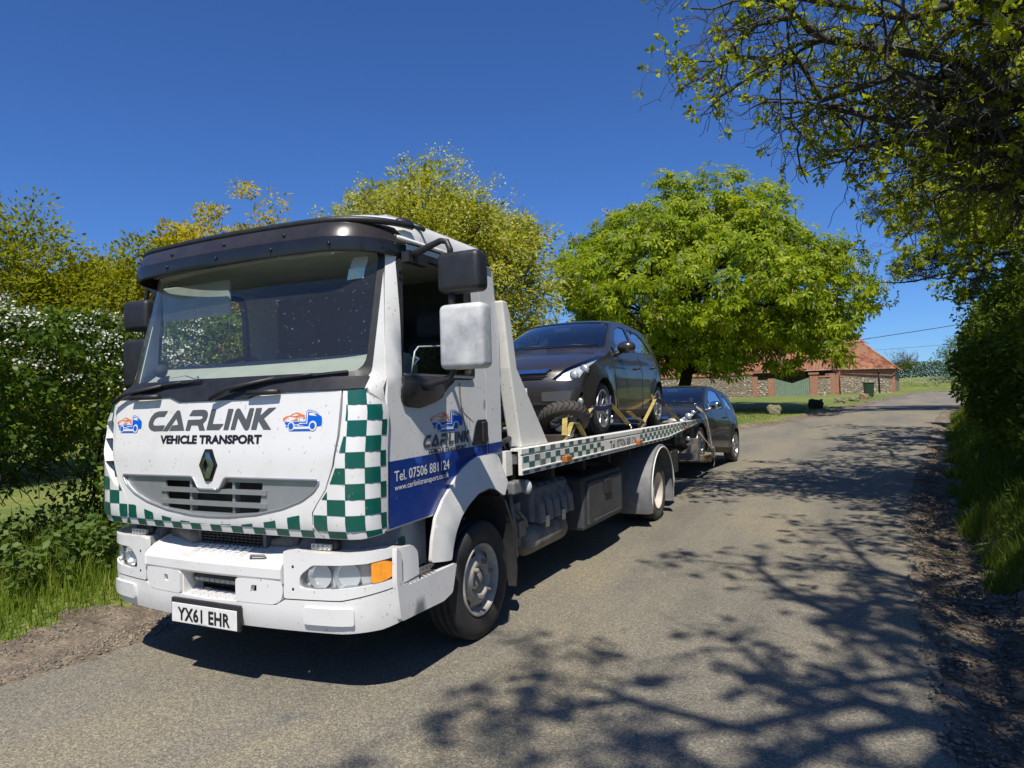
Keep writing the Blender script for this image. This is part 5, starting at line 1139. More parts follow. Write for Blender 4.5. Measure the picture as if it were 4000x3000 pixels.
def palmate(P, A, size, nl=6, droop=.5):
    """horse-chestnut hands: nl leaflets fanned round A and drooping"""
    n = len(P); A = norm(A + rng.normal(0, .35, (n, 3))); U = norm(np.cross(A, rng.normal(0, 1, (n, 3)))); Wv = np.cross(A, U)
    Vs = []
    for k in range(nl):
        t = 2 * PI * k / nl + rng.uniform(-.2, .2, (n, 1)); D = norm(A * .35 + (U * np.cos(t) + Wv * np.sin(t)) * .9 + np.array([0, 0, -droop])); L = size * rng.uniform(.75, 1.15, (n, 1))
        S = norm(np.cross(D, A)); Vs.append(np.stack([P, P + D * L * .68 + S * L * .19, P + D * L + np.array([0, 0, -.12]) * L, P + D * L * .68 - S * L * .19], 1))
    V = np.concatenate(Vs, 0).reshape(-1, 3); return V, np.arange(len(V)).reshape(-1, 4)
def lobes(d, seed, amp=.2):
    r = np.random.default_rng(seed); out = np.zeros(len(d))
    for _ in range(6): k = r.normal(0, 2.2, 3); out += np.sin(d @ k + r.uniform(0, 6))
    return 1 + amp * out / 2.4
def crown_pts(cen, rad, n, seed, shell=.62, amp=.18, zcut=-.75):
    """clump centres filling an uneven ellipsoid, denser towards its surface"""
    r = np.random.default_rng(seed); d = norm(r.normal(0, 1, (n * 2, 3))); d = d[d[:, 2] > zcut][:n]
    rr = (shell ** 3 + r.uniform(0, 1, len(d)) * (1 - shell ** 3)) ** (1 / 3) * lobes(d, seed, amp)
    return np.array(cen) + d * np.array(rad) * rr[:, None], d
class Wood:
    def __init__(s, tip0=1): s.mb = MB(); s.tips = []; s.dirs = []; s.tip0 = tip0
    def limb(s, pts, r0, r1, seg=6):
        n = len(pts); s.mb.tube(pts, [r0 + (r1 - r0) * i / (n - 1) for i in range(n)], seg, False)
    def to(s, a, b, r0, r1, wob=.12, n=7, sag=.1, seg=6):
        a, b = Vector(a), Vector(b); L = (b - a).length; P = []
        for i in range(n): t = i / (n - 1); P.append(a.lerp(b, t) + Vector((random.gauss(0, wob), random.gauss(0, wob), random.gauss(0, wob * .7) + sag * L * math.sin(PI * t) * .5)) * (L * .12 if 0 < i < n - 1 else 0) * 1.0)
        s.limb(P, r0, r1, seg); return P
    def grow(s, p, d, L, r, lev, maxlev, ang=.75, droop=.0, nseg=5, kids=(3, 5), shrink=.58, gn=.35):
        P = [Vector(p)]; d = Vector(d).normalized(); st = L / nseg
        for i in range(nseg):
            d = (d + Vector((random.gauss(0, gn), random.gauss(0, gn), random.gauss(0, gn) - droop))).normalized(); P.append(P[-1] + d * st)
        s.mb.tube(P, [max(.004, r * (1 - .62 * i / nseg)) for i in range(nseg + 1)], 6 if lev < 2 else 4, False)
        if lev >= maxlev:
            for q in P[s.tip0:]: s.tips.append(q); s.dirs.append(d)
            return
        for k in range(random.randint(*kids)):
            i = random.randint(1, nseg); ax = d.cross(Vector((random.gauss(0, 1), random.gauss(0, 1), random.gauss(0, 1)))).normalized(); nd = (Matrix.Rotation(random.uniform(.5, 1.2) * ang, 3, ax) @ (P[i] - P[i - 1]).normalized())
            s.grow(P[i], nd, L * shrink * random.uniform(.75, 1.2), r * .5 * (1 - .4 * i / nseg), lev + 1, maxlev, ang, droop, nseg, kids, shrink, gn)
        s.tips.append(P[-1]); s.dirs.append(d)
    def build(s, name, m, parent): return s.mb.build(name, m, parent)
BARK = mat('bark', (.055, .045, .035), .95, noise=.5, nscale=6, bump=.6, bscale=14)
BARKG = mat('grey_bark', (.075, .068, .055), .95, noise=.45, nscale=8, bump=.5, bscale=16)
BARKD = mat('dark_bark', (.030, .025, .020), .95, noise=.5, nscale=8, bump=.5, bscale=16)
def leafpart(name, VF, m, parent): return np_obj(name, VF[0], VF[1], m, parent)
def mkcrown(parent, cen, rad, nclump, per, cr, size, m, seed, wid=.5, shell=.55, amp=.2, zcut=-.7, down=.35, flat=.75):
    c, d = crown_pts(cen, rad, nclump, seed, shell, amp, zcut); n = len(c) * per
    off = rng.normal(0, 1, (n, 3)); off = off / np.linalg.norm(off, axis=1, keepdims=True) * rng.uniform(0, 1, (n, 1)) ** .5 * cr * np.array([1, 1, flat]) * rng.uniform(.6, 1.4, (len(c), 1)).repeat(per, 0)
    P = np.repeat(c, per, 0) + off; A = norm(off) + np.repeat(d, per, 0) * .6 + np.array([0, 0, -down])
    leafpart('foliage', leaves(P, A, size, wid, .1, .5, (.1, -.35, .9)), m, parent); return c, d
def simple_tree(name, base, cen, rad, nclump, per, cr, size, m, seed, label, group=None, trunk=.16, bark=None, nl=14, cat='tree', **kw):
    t = empty(name, base, 0, label, cat, group); b0 = Vector(base); c2 = np.array(cen) - np.array(base)
    c, d = mkcrown(t, c2, rad, nclump, per, cr, size, m, seed, **kw)
    w = Wood(); top = Vector(c2) + Vector((0, 0, rad[2] * .3)); P = w.to((0, 0, -.2), top, trunk, trunk * .35, .25, 8, 0, 8)
    for i in range(nl): q = c[random.randrange(len(c))]; k = random.randint(2, 6); w.to(P[k], q, trunk * .4, .012, .3, 6, .05, 5)
    w.build('trunk', bark or BARK, t); return t
# ------------------------------------------------------------------ horse chestnut
CH = leafmat('chestnut_leaf', (.085, .135, .005), (.235, .315, .009), .45, .55, (.44, .48, .02))
cb = Vector((-4.3, 33.0, float(terr(-4.3, 33.0)))); ch = empty('horse_chestnut_tree', cb, 0, 'round horse chestnut tree in flower in front of the red-roofed barn', 'tree')
cc = np.array([.8, 0, 6.2]); crd = np.array([7.9, 6.9, 5.4])
c, d = crown_pts(cc, crd, 1300, 14, .62, .13, -.74)
# low skirts hanging towards the barn
c2_ = np.stack([rng.uniform(-5.5, 7.8, 190), rng.uniform(-4.8, 2, 190), rng.uniform(1.9, 4.4, 190)], 1); c = np.concatenate([c, c2_]); d = np.concatenate([d, norm(c2_ - cc)])
per = 14; n = len(c) * per; off = norm(rng.normal(0, 1, (n, 3))) * rng.uniform(.1, 1, (n, 1)) ** .5 * .62 * rng.uniform(.6, 1.35, (len(c), 1)).repeat(per, 0) * np.array([1, 1, .7])
leafpart('foliage', palmate(np.repeat(c, per, 0) + off, norm(off) * .6 + np.repeat(d, per, 0) * .7 + np.array([0, 0, .25]), .29, 5, .5), CH, ch)
w = Wood(); P = w.to((0, 0, -.2), (.2, 0, 7.5), .36, .12, .15, 9, 0, 10)
for i in range(60): q = c[random.randrange(len(c))]; w.to(P[random.randint(2, 7)], q, .11, .015, .3, 6, .06, 5)
w.build('trunk', BARKD, ch)
k = rng.choice(len(c), 760); fp = c[k] + d[k] * .38 + rng.normal(0, .15, (760, 3)); nf = 26
fo = np.repeat(fp, nf, 0); t = rng.uniform(0, 1, (len(fo), 1)); aa = rng.uniform(0, 2 * PI, (len(fo), 1)); fo = fo + np.concatenate([np.cos(aa) * .055 * (1 - t * .8), np.sin(aa) * .055 * (1 - t * .8), t * .24], 1)
leafpart('blossom', leaves(fo, rng.normal(0, 1, fo.shape), .05, .8), leafmat('candle_blossom', (.46, .37, .25), (.66, .55, .42), .2, .6, None, (1, 1, 1)), ch)
# ------------------------------------------------------------------ trees on the left and behind the cab
ASH = leafmat('ash_leaf', (.17, .185, .018), (.36, .375, .045), .45, .6, (.50, .50, .10)); OLIVE = leafmat('olive_leaf', (.11, .135, .008), (.265, .285, .016), .45, .6, (.36, .36, .025)); YEL = leafmat('golden_leaf', (.24, .20, .012), (.45, .385, .024), .45, .6, (.55, .48, .04))
by = float(terr(-10.7, 19)); sp = [((-10.7, 19, by), (-10.6, 18.6, 6.3), (4.5, 4.2, 4.6), 420, 55)]
asht = simple_tree('flowering_tree', (-10.7, 19, by), (-10.5, 18.8, 6.1), (4.6, 4.2, 4.4), 760, 80, .60, .19, ASH, 21, 'tall pale yellow-green tree in blossom behind the truck cab', None, .24, BARK, 60, wid=.42, shell=.5, amp=.14, zcut=-.85)
c, d = crown_pts(np.array([.2, -.2, 6.1 - by]), np.array([4.7, 4.3, 4.5]), 420, 22, .86, .14, -.85)
nf = 34; fo = np.repeat(c, nf, 0) + rng.normal(0, .13, (420 * nf if len(c) == 420 else len(c) * nf, 3)) * np.array([1, 1, 1.2])
leafpart('blossom', leaves(fo, rng.normal(0, 1, fo.shape) + np.array([0, 0, .3]), .09, .6), leafmat('pale_blossom', (.38, .40, .10), (.54, .55, .18), .3, .6, None, (1, 1, .7)), asht)
for i, (x, y, h, r, lab) in enumerate([(-13.2, 2.6, 4.9, 2.6, 'olive-green leafy tree at the left edge of the picture, above the hedge'), (-13.6, 6.0, 5.9, 2.7, 'olive-green leafy tree second from the left, above the flowering hedge'), (-13.2, 9.0, 5.9, 2.7, 'olive-green leafy tree next to the golden tree, left of the cab')]):
    z = float(terr(x, y)); simple_tree('leafy_tree', (x, y, z), (x, y, h * .56), (r, r, h * .46), 520, 110, .45, .12, OLIVE, 31 + i, lab, 'trees behind the left hedge', .16, BARK, 34, wid=.5, shell=.45, amp=.16, zcut=-.95)
z = float(terr(-11.2, 10.0)); simple_tree('golden_tree', (-11.2, 10.0, z), (-11.2, 10.0, 4.6), (2.0, 1.9, 2.6), 260, 90, .36, .12, YEL, 41, 'golden-leaved tree showing above the truck visor', None, .12, BARK, 26, shell=.3, amp=.25, zcut=-.95)
# a low distant wood closing the left background
for i, (x, y, h, r) in enumerate([(-19, 12, 5.2, 3.0), (-20, 17, 5.0, 3.2), (-22, 24, 5.0, 3.5), (-22, 5, 5.5, 3.4)]):
    z = float(terr(x, y)); simple_tree('background_tree', (x, y, z), (x, y, h * .5 + .4), (r, r, h * .5), 150, 46, .62, .17, OLIVE, 51 + i, ['green tree far behind the hedge, between the golden tree and the cab visor', 'far green tree just left of the pale blossoming tree', 'far green tree behind the pale blossoming tree', 'far green tree behind the olive trees at the left edge'][i], 'far trees on the left', .16, BARK, 12, shell=.5, amp=.2, zcut=-.95)
# ------------------------------------------------------------------ hedge on the left
HED = leafmat('hedge_leaf', (.034, .070, .010), (.095, .155, .018), .32, .38, (.16, .23, .028)); HED2 = leafmat('nettle_leaf', (.045, .085, .018), (.095, .155, .032), .28, .55, (.15, .20, .06))
hb = Vector((-4.2, 3.0, float(terr(-4.2, 3)))); hed = empty('flowering_hedge', hb, 0, 'tall green hedge with white blossom along the left verge', 'hedge')
def hedge_front(y): return -3.35 + .22 * np.sin(y * 1.3) + .14 * np.sin(y * 3.1 + 1) - .02 * y
def hedge_top(y): return 2.55 + .16 * np.sin(y * 1.7 + .5) + .10 * np.sin(y * 4.3) + .10 * np.clip(y - 1, 0, 5) * .6
n = 92000; y = rng.uniform(-3.0, 13, n); u = rng.uniform(0, 1, n); dep = rng.uniform(0, 1, n) ** 2.2 * 1.3; low = np.where(y < 1.35, .95 + .12 * np.sin(y * 5), .25)
zt = hedge_top(y); z = low + (zt - low) * rng.uniform(0, 1, n) ** .85; bul = np.sin(np.clip((z - low) / (zt - low), 0, 1) * PI) ** .6
x = hedge_front(y) - dep - (1 - bul) * .55 + .16 * np.sin(y * 6 + z * 5) * np.cos(z * 7)
topm = rng.uniform(0, 1, n) < .25; z = np.where(topm, zt - dep * .2 + rng.normal(0, .05, n), z); x = np.where(topm, hedge_front(y) - .5 - rng.uniform(0, 1.3, n), x)
P = np.stack([x, y, z], 1); A = np.stack([np.full(n, .8), np.full(n, -.2), np.full(n, -.15)], 1)
leafpart('foliage', leaves(P - np.array(hb), A, .078, .55, .1, .8), HED, hed)
fl = []; nb = 230
pc = np.concatenate([rng.uniform(-2.5, 3.2, 26), rng.uniform(3.2, 12, 7)]); yy = rng.choice(pc, nb) + rng.normal(0, .22, nb); zz = hedge_top(yy) - (rng.uniform(0, 1, nb) ** 1.5 * .75 + .05 * np.sin(yy * 9)) - .02; xx = hedge_front(yy) + .10 - (1 - np.sin(np.clip((zz - .3) / (hedge_top(yy) - .3), 0, .97) * PI) ** .6) * .55
cl = np.stack([xx, yy, zz], 1); nf = 26; fo = np.repeat(cl, nf, 0) + rng.normal(0, 1, (nb * nf, 3)) * np.array([.05, .075, .028])
leafpart('blossom', leaves(fo - np.array(hb), rng.normal(0, 1, fo.shape) + np.array([.5, 0, .8]), .026, .9, .05), leafmat('white_blossom', (.55, .56, .42), (.74, .74, .62), .2, .6, None, (1, 1, 1)), hed)
w = Wood()
for i in range(34):
    y0 = random.uniform(-2.6, 12); x0 = -4.0 + random.gauss(0, .2); w.to((x0 - hb.x, y0 - hb.y, -.1), (x0 + random.gauss(0, .4) - hb.x, y0 + random.gauss(0, .5) - hb.y, random.uniform(1.2, 2.3)), .020, .008, .5, 6, 0, 5)
for i in range(60):
    y0 = random.uniform(-2.6, 2); w.grow((-3.7 - hb.x, y0 - hb.y, random.uniform(.7, 1.2)), (.4, random.gauss(0, .6), -.6), .5, .008, 1, 2, .8, .08, 4, (2, 3))
w.build('stems', BARKD, hed)['kind'] = 'stuff'
# ------------------------------------------------------------------ barn, walls, gate
ROOF = mat('pantile', (.3, .1, .05), .9); nt, N, LK = nodes(ROOF); b = nt.nodes['Principled BSDF']
tc = N('TexCoord'); v = N('TexVoronoi', Scale=3.6); n1 = N('TexNoise', Scale=.7, Detail=6.); LK(tc.outputs['Object'], v.inputs['Vector']); LK(tc.outputs['Object'], n1.inputs[0]); se_ = N('SeparateColor'); LK(v.outputs['Color'], se_.inputs[0])
ad = N('Math', operation='MULTIPLY_ADD'); ad.inputs[1].default_value = .45; LK(se_.outputs[0], ad.inputs[0]); LK(n1.outputs[0], ad.inputs[2])
LK(ramp(nt, ad.outputs[0], [(.35, (.13, .055, .034)), (.62, (.28, .112, .060)), (.80, (.40, .175, .092)), (.98, (.27, .17, .10))]), b.inputs['Base Color'])
FLINT = mat('flint', (.3, .25, .2), .8); nt, N, LK = nodes(FLINT); b = nt.nodes['Principled BSDF']
tc = N('TexCoord'); mp = N('Mapping'); mp.inputs['Scale'].default_value = (1, 1, 1.7); LK(tc.outputs['Object'], mp.inputs[0]); v = N('TexVoronoi', Scale=5.2); LK(mp.outputs[0], v.inputs['Vector']); se_ = N('SeparateColor'); LK(v.outputs['Color'], se_.inputs[0])
c1 = ramp(nt, se_.outputs[1], [(.0, (.055, .045, .038)), (.3, (.20, .145, .095)), (.62, (.40, .32, .22)), (1., (.62, .56, .46))])
e = ramp(nt, v.outputs['Distance'], [(.30, (0, 0, 0)), (.50, (1, 1, 1))]); mx = N('Mix', data_type='RGBA'); LK(e, mx.inputs['Factor']); LK(c1, mx.inputs['A']); mx.inputs['B'].default_value = (.20, .165, .115, 1); LK(mx.outputs['Result'], b.inputs['Base Color'])
bp = N('Bump', Strength=1., Distance=.05); bp.invert = True; LK(v.outputs['Distance'], bp.inputs['Height']); LK(bp.outputs[0], b.inputs['Normal'])
BRICK = mat('brick', (.3, .1, .06), .9); nt, N, LK = nodes(BRICK); b = nt.nodes['Principled BSDF']
tc = N('TexCoord'); sx = N('SeparateXYZ'); LK(tc.outputs['Object'], sx.inputs[0]); ad = N('Math', operation='ADD'); LK(sx.outputs[0], ad.inputs[0]); LK(sx.outputs[1], ad.inputs[1]); cb_ = N('CombineXYZ'); LK(ad.outputs[0], cb_.inputs[0]); LK(sx.outputs[2], cb_.inputs[1])
br = N('TexBrick', Scale=1.); br.inputs['Brick Width'].default_value = .23; br.inputs['Row Height'].default_value = .075; br.inputs['Mortar Size'].default_value = .010; LK(cb_.outputs[0], br.inputs[0])
br.inputs['Color1'].default_value = (.30, .095, .050, 1); br.inputs['Color2'].default_value = (.40, .16, .08, 1); br.inputs['Mortar'].default_value = (.34, .29, .22, 1); LK(br.outputs['Color'], b.inputs['Base Color'])
bp = N('Bump', Strength=.7, Distance=.012); bp.invert = True; LK(br.outputs['Fac'], bp.inputs['Height']); LK(bp.outputs[0], b.inputs['Normal'])
def tiled(name, a, b_, c_, d_, parent):
    """pantiled plane a-b eave, d-c ridge: corrugated courses with stepped overlaps"""
    a, b_, c_, d_ = [np.array(p, float) for p in (a, b_, c_, d_)]; nrm = np.cross(b_ - a, d_ - a); nrm /= np.linalg.norm(nrm); nrm *= np.sign(nrm[2])
    wl = np.linalg.norm(b_ - a); hl_ = np.linalg.norm((d_ + c_) / 2 - (a + b_) / 2); nu = max(4, int(wl / .06)); rows = max(3, int(hl_ / .30))
    us = np.linspace(0, 1, nu + 1); vs_ = []; st = []
    for r in range(rows): vs_ += [r / rows, (r + 1) / rows - 1e-4]; st += [.035, .0]
    vs_ = np.array(vs_); st = np.array(st); U, Vv = np.meshgrid(us, vs_); 
    P = (a * (1 - U[..., None]) + b_ * U[..., None]) * (1 - Vv[..., None]) + (d_ * (1 - U[..., None]) + c_ * U[..., None]) * Vv[..., None]
    P = P + nrm * (np.sin(U * wl / .24 * 2 * PI)[..., None] * .028 + np.repeat(st[:, None], nu + 1, 1)[..., None])
    V = P.reshape(-1, 3); nx, ny = nu + 1, len(vs_); i = (np.arange(nx - 1)[None, :] + np.arange(ny - 1)[:, None] * nx).ravel()
    return np_obj(name, V, np.stack([i, i + 1, i + nx + 1, i + nx], 1), ROOF, parent)
GB = lambda y: float(gz(y))
barn = empty('barn', (2.5, 58, GB(58)), 0, 'flint and brick barn with red pantiled hipped roof beside the lane', 'barn'); bo_ = np.array([2.5, 58, GB(58)])
BR = lambda *p: tuple(np.array(p) - bo_)
ez = 3.62
FL_, FR_ = (2.56, 57.2), (6.8, 60.4); BRk = (7.6, 67.); LFk = (-15., 61.5)
def wall(name, p, q, z0, z1, th, m, parent, org=(0, 0, 0)):
    p, q = Vector((*p, 0)), Vector((*q, 0)); t = (q - p).normalized(); nn = Vector((t.y, -t.x, 0)) * th; V = [(p.x, p.y, z0), (q.x, q.y, z0), (q.x + -nn.x, q.y - nn.y, z0), (p.x - nn.x, p.y - nn.y, z0)]; V += [(a, b, z1) for a, b, _ in V]
    V = [tuple(np.array(v) - np.array(org)) for v in V]
    return new_obj(name, V, [(0, 3, 2, 1), (4, 5, 6, 7), (0, 1, 5, 4), (1, 2, 6, 5), (2, 3, 7, 6), (3, 0, 4, 7)], m, parent)
wall('front_wall', FL_, FR_, GB(57) - .3, ez, .4, FLINT, barn, bo_)
wall('eaves_brick_course', (FL_[0] - .01, FL_[1] - .03), (FR_[0] + .02, FR_[1] - .03), ez - .62, ez - .02, .05, BRICK, barn, bo_)
wall('side_wall', FR_, BRk, GB(60) - .3, ez, .4, FLINT, barn, bo_); wall('main_wall', (-15., 61.5), (2.3, 61.2), GB(60), ez + .1, .4, FLINT, barn, bo_)
def quoin(x, y, w, z0, z1): return MB().box(x - w, x + w, y - .06, y + .3, z0, z1)
for (x, y, w) in ((FL_[0] + .17, FL_[1] + .05, .22), (FR_[0] - .06, FR_[1] - .03, .16)):
    o = MB().box(x - w - bo_[0], x + w - bo_[0], y - .08 - bo_[1], y + .2 - bo_[1], GB(57) - .3 - bo_[2], ez - .04 - bo_[2]).build('brick_quoin', BRICK, barn)
R1, R2 = (2.75, 62.2, 6.15), (4.55, 62.8, 6.1)
tiled('roof', BR(FL_[0] - .15, FL_[1] - .3, ez - .06), BR(FR_[0] + .25, FR_[1] - .25, ez - .06), BR(*R2), BR(*R1), barn)
tiled('roof', BR(FR_[0] + .25, FR_[1] - .25, ez - .06), BR(BRk[0] + .3, BRk[1], ez - .06), BR(5.0, 67, 6.1), BR(*R2), barn)
tiled('roof', BR(-15.5, 60.9, ez), BR(FL_[0] - .15, FL_[1] - .3, ez - .06), BR(*R1), BR(-15.5, 66, 6.9), barn)
tiled('upper_roof', BR(1.0, 62.0, 6.05), BR(4.75, 62.6, 6.02), BR(3.4, 64.6, 7.35), BR(1.6, 64.5, 7.4), barn)
tiled('upper_roof', BR(4.75, 62.6, 6.02), BR(5.3, 67, 6.1), BR(3.6, 67, 7.35), BR(3.4, 64.6, 7.35), barn)
tiled('upper_roof', BR(-15.5, 64, 6.4), BR(1.0, 62.0, 6.05), BR(1.6, 64.5, 7.4), BR(-15.5, 66.2, 7.3), barn)
MORT = mat('ridge_mortar', (.42, .36, .29), .9, noise=.3)
for a, b_ in ((R1, R2), ((FL_[0] - .15, FL_[1] - .3, ez), R1), (R2, (FR_[0] + .25, FR_[1] - .25, ez)), ((1.6, 64.5, 7.42), (3.4, 64.6, 7.37)), ((3.4, 64.6, 7.37), (4.75, 62.6, 6.05))):
    MB().tube([BR(*a), BR(*b_)], .10 if a != R1 or b_ != R2 else .12, 6).build('ridge_tile', ROOF if a != R1 or b_ != R2 else MORT, barn)
for (x, y) in ((FL_[0] + .32, FL_[1] + .10), (5.75, 59.52)): MB().tube([BR(x, y - .12, GB(58)), BR(x, y - .12, ez)], .05, 6).build('downpipe', BLACKP, barn)
MB().tube([BR(FL_[0] - .2, FL_[1] - .38, ez - .10), BR(FR_[0] + .3, FR_[1] - .32, ez - .10)], .06, 6).build('gutter', BLACKP, barn)
# boundary wall and gate
wl = empty('flint_boundary_wall', (-9, 56, GB(56)), 0, 'flint wall with brick piers and tiled coping behind the chestnut', 'wall'); wo = (-9, 56, GB(56))
wall('flint_panel', (-20, 56.4), (-3.55, 56.0), GB(56) - .3, 3.42, .35, FLINT, wl, wo); wall('coping', (-20.0, 56.32), (-3.5, 55.92), 3.42, 3.52, .5, ROOF, wl, wo)
for a, b_, m_, zt_ in ((-3.55, -3.15, BRICK, 3.25), (-3.15, -2.35, FLINT, 2.95), (-2.35, -1.86, BRICK, 3.05)): wall('wall_panel' if m_ is FLINT else 'brick_pier', (a, 55.95 if m_ is BRICK else 56.0), (b_, 55.95 if m_ is BRICK else 56.0), GB(56) - .3, zt_, .4, m_, wl, wo)
wall('brick_pier', (.75, 56.1), (1.35, 56.1), GB(56) - .3, 3.25, .55, BRICK, wl, wo); wall('pier_cap', (.68, 56.02), (1.42, 56.02), 3.25, 3.40, .7, BRICK, wl, wo); wall('wall_panel', (1.35, 56.2), (2.2, 56.5), GB(56) - .3, 3.0, .35, FLINT, wl, wo); wall('wall_coping', (1.35, 56.14), (2.25, 56.45), 3.0, 3.12, .45, BRICK, wl, wo); wall('brick_pier', (2.2, 56.5), (2.56, 57.0), GB(56) - .3, 3.3, .4, BRICK, wl, wo)
gate = empty('timber_gate', (-.55, 56.05, GB(56)), 0, 'pale green boarded double gate between the brick piers', 'gate'); GPL = mat('sage_green_paint', (.17, .235, .16), .7, noise=.25, nscale=5)
for i in range(17):
    x0 = -1.30 + i * .152; xm = (x0 + .074) / 1.30; zt_ = 1.62 - .42 * (1 - abs(xm)) ** 1.0 if True else 0
    o = MB().box(x0, x0 + .146, -.02 - .006 * (i % 2), .03, .05, zt_).build('board', GPL, gate); bev(o, .008, 1)
MB().box(-1.28, 1.27, .03, .07, .35, .5).build('gate_rail', GPL, gate); MB().box(-1.28, 1.27, .03, .07, 1.0, 1.12).build('gate_rail', GPL, gate)
# wheelie bin
wbx, wby = 4.72, 50.3; wbz = float(terr(wbx, wby)); bn = empty('wheelie_bin', (wbx, wby, wbz), .2, 'dark green wheelie bin standing by the barn wall', 'bin'); BIN = mat('bin_green', (.012, .045, .020), .5, noise=.2)
V = [(x * (.24 + .05 * t), y * (.26 + .06 * t), .08 + .88 * t) for t in (0, 1) for x, y in ((-1, -1), (1, -1), (1, 1), (-1, 1))]
bev(new_obj('bin_body', V, [(3, 2, 1, 0), (4, 5, 6, 7), (0, 1, 5, 4), (1, 2, 6, 5), (2, 3, 7, 6), (3, 0, 4, 7)], BIN, bn), .03); rbox('bin_lid', -.31, .31, -.36, .34, .96, 1.04, BIN, bn, .03)
for s in (-1, 1): MB().lathe([(.1, -.03), (.1, .03), (0, .03)], Matrix.Translation((s * .25, .25, .1)), 14).build('bin_wheel', RUBBER, bn)
MB().tube([(-.22, .36, .98), (.22, .36, .98)], .02, 6).build('bin_handle', BIN, bn)
# verge stones
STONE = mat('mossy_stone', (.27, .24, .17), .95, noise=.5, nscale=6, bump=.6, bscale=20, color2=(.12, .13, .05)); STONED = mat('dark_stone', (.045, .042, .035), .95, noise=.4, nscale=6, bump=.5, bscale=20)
for (x, y, w_, h, m_, lab) in ((.42, 29.42, .26, .40, STONE, 'mossy pale verge stone nearest the towed car'), (1.89, 35.2, .33, .42, STONED, 'dark verge stone in the tree shadow'), (2.96, 40.98, .27, .30, STONE, 'small mossy verge stone, third along the grass edge'), (3.72, 44.2, .27, .26, STONE, 'low brown verge stone, fourth along the grass edge'), (4.37, 47.4, .26, .33, mat('brown_stone', (.26, .17, .10), .95, noise=.4, nscale=5, bump=.5, bscale=20), 'brown verge stone standing just in front of the wheelie bin')):
    bm = bmesh.new(); bmesh.ops.create_cube(bm, size=1); bmesh.ops.subdivide_edges(bm, edges=bm.edges[:], cuts=3, use_grid_fill=True)
    for v_ in bm.verts:
        p = v_.co; q = p.normalized() * .62; p2 = p.lerp(q, .45); h_ = h * 1.12; v_.co = Vector((p2.x * 2 * w_ * (1 + .08 * math.sin(9 * p.z + x)), p2.y * 2 * w_ * .9, (p2.z + .5) * h_ * (1 + .06 * math.sin(7 * p.x + y)))) + Vector((random.gauss(0, .012), random.gauss(0, .012), random.gauss(0, .012)))
    me = bpy.data.meshes.new('verge_stone'); bm.to_mesh(me); bm.free(); me.materials.append(m_); o = bpy.data.objects.new('verge_stone', me); COL.objects.link(o); o.location = (x, y, float(terr(x, y)) - .03); o.rotation_euler = (0, 0, random.uniform(-.5, .5)); tag(o, lab, 'stone', 'stones along the grass verge')
# telephone wires
for a, b_, lab in (((4.6, 62.8, 6.25), (34, 80, 12.0), 'upper telephone wire running from the barn roof to the right'), ((4.9, 63.2, 5.3), (34, 82, 8.6), 'thin lower telephone wire right of the barn roof')):
    P = [Vector(a).lerp(Vector(b_), t / 14) - Vector((0, 0, .5 * math.sin(PI * t / 14))) for t in range(15)]
    tag(MB().tube(P, .028 if 'upper' in lab else .012, 5).build('telephone_wire', BLACKP), lab, 'wire')
# ------------------------------------------------------------------ far end: hedge, bare tree, bush
fz = float(terr(12, 84)); fh = empty('far_hedge', (14, 86, fz), 0, 'clipped green hedge at the far bend of the lane', 'hedge'); n = 16000
P = np.stack([rng.uniform(-9, 16, n), rng.uniform(-.6, .6, n), rng.uniform(.0, 1.75, n) + .08 * np.sin(rng.uniform(0, 9, n))], 1); leafpart('foliage', leaves(P, np.tile([0, -1., .2], (n, 1)), .20, .6, .1, .8, (0, -.6, .8)), leafmat('far_hedge_leaf', (.05, .085, .010), (.11, .15, .015), .3, .7, None, None, .05), fh)
bt = empty('bare_tree', (11.2, 112, float(terr(11.2, 112))), 0, 'distant tree almost without leaves beyond the far hedge', 'tree'); random.seed(5); w = Wood()
w.grow((0, 0, 0), (0, 0, 1), 2.6, .16, 0, 0, 0)
for k in range(26): w.grow((random.gauss(0, .05), random.gauss(0, .05), random.uniform(1.2, 2.6)), (random.gauss(0, .9), random.gauss(0, .9), random.uniform(.2, 1.1)), 2.0, .06, 1, 3, .7, -.05, 4, (3, 4), .62)
w.build('branches', BARKG, bt); tp = np.array([tuple(t) for t in w.tips]); leafpart('buds', leaves(tp, rng.normal(0, 1, tp.shape), .16, .5), leafmat('bud', (.13, .11, .06), (.20, .17, .08), .2), bt)
simple_tree('round_bush', (15.5, 80, float(terr(15.5, 80))), (15.5, 80, 5.0), (3.6, 3.0, 2.6), 110, 50, .7, .22, leafmat('bush_leaf', (.045, .075, .015), (.10, .15, .03), .25), 61, 'rounded light green bush beside the far bend', None, .15, BARK, 8, cat='bush', amp=.15)
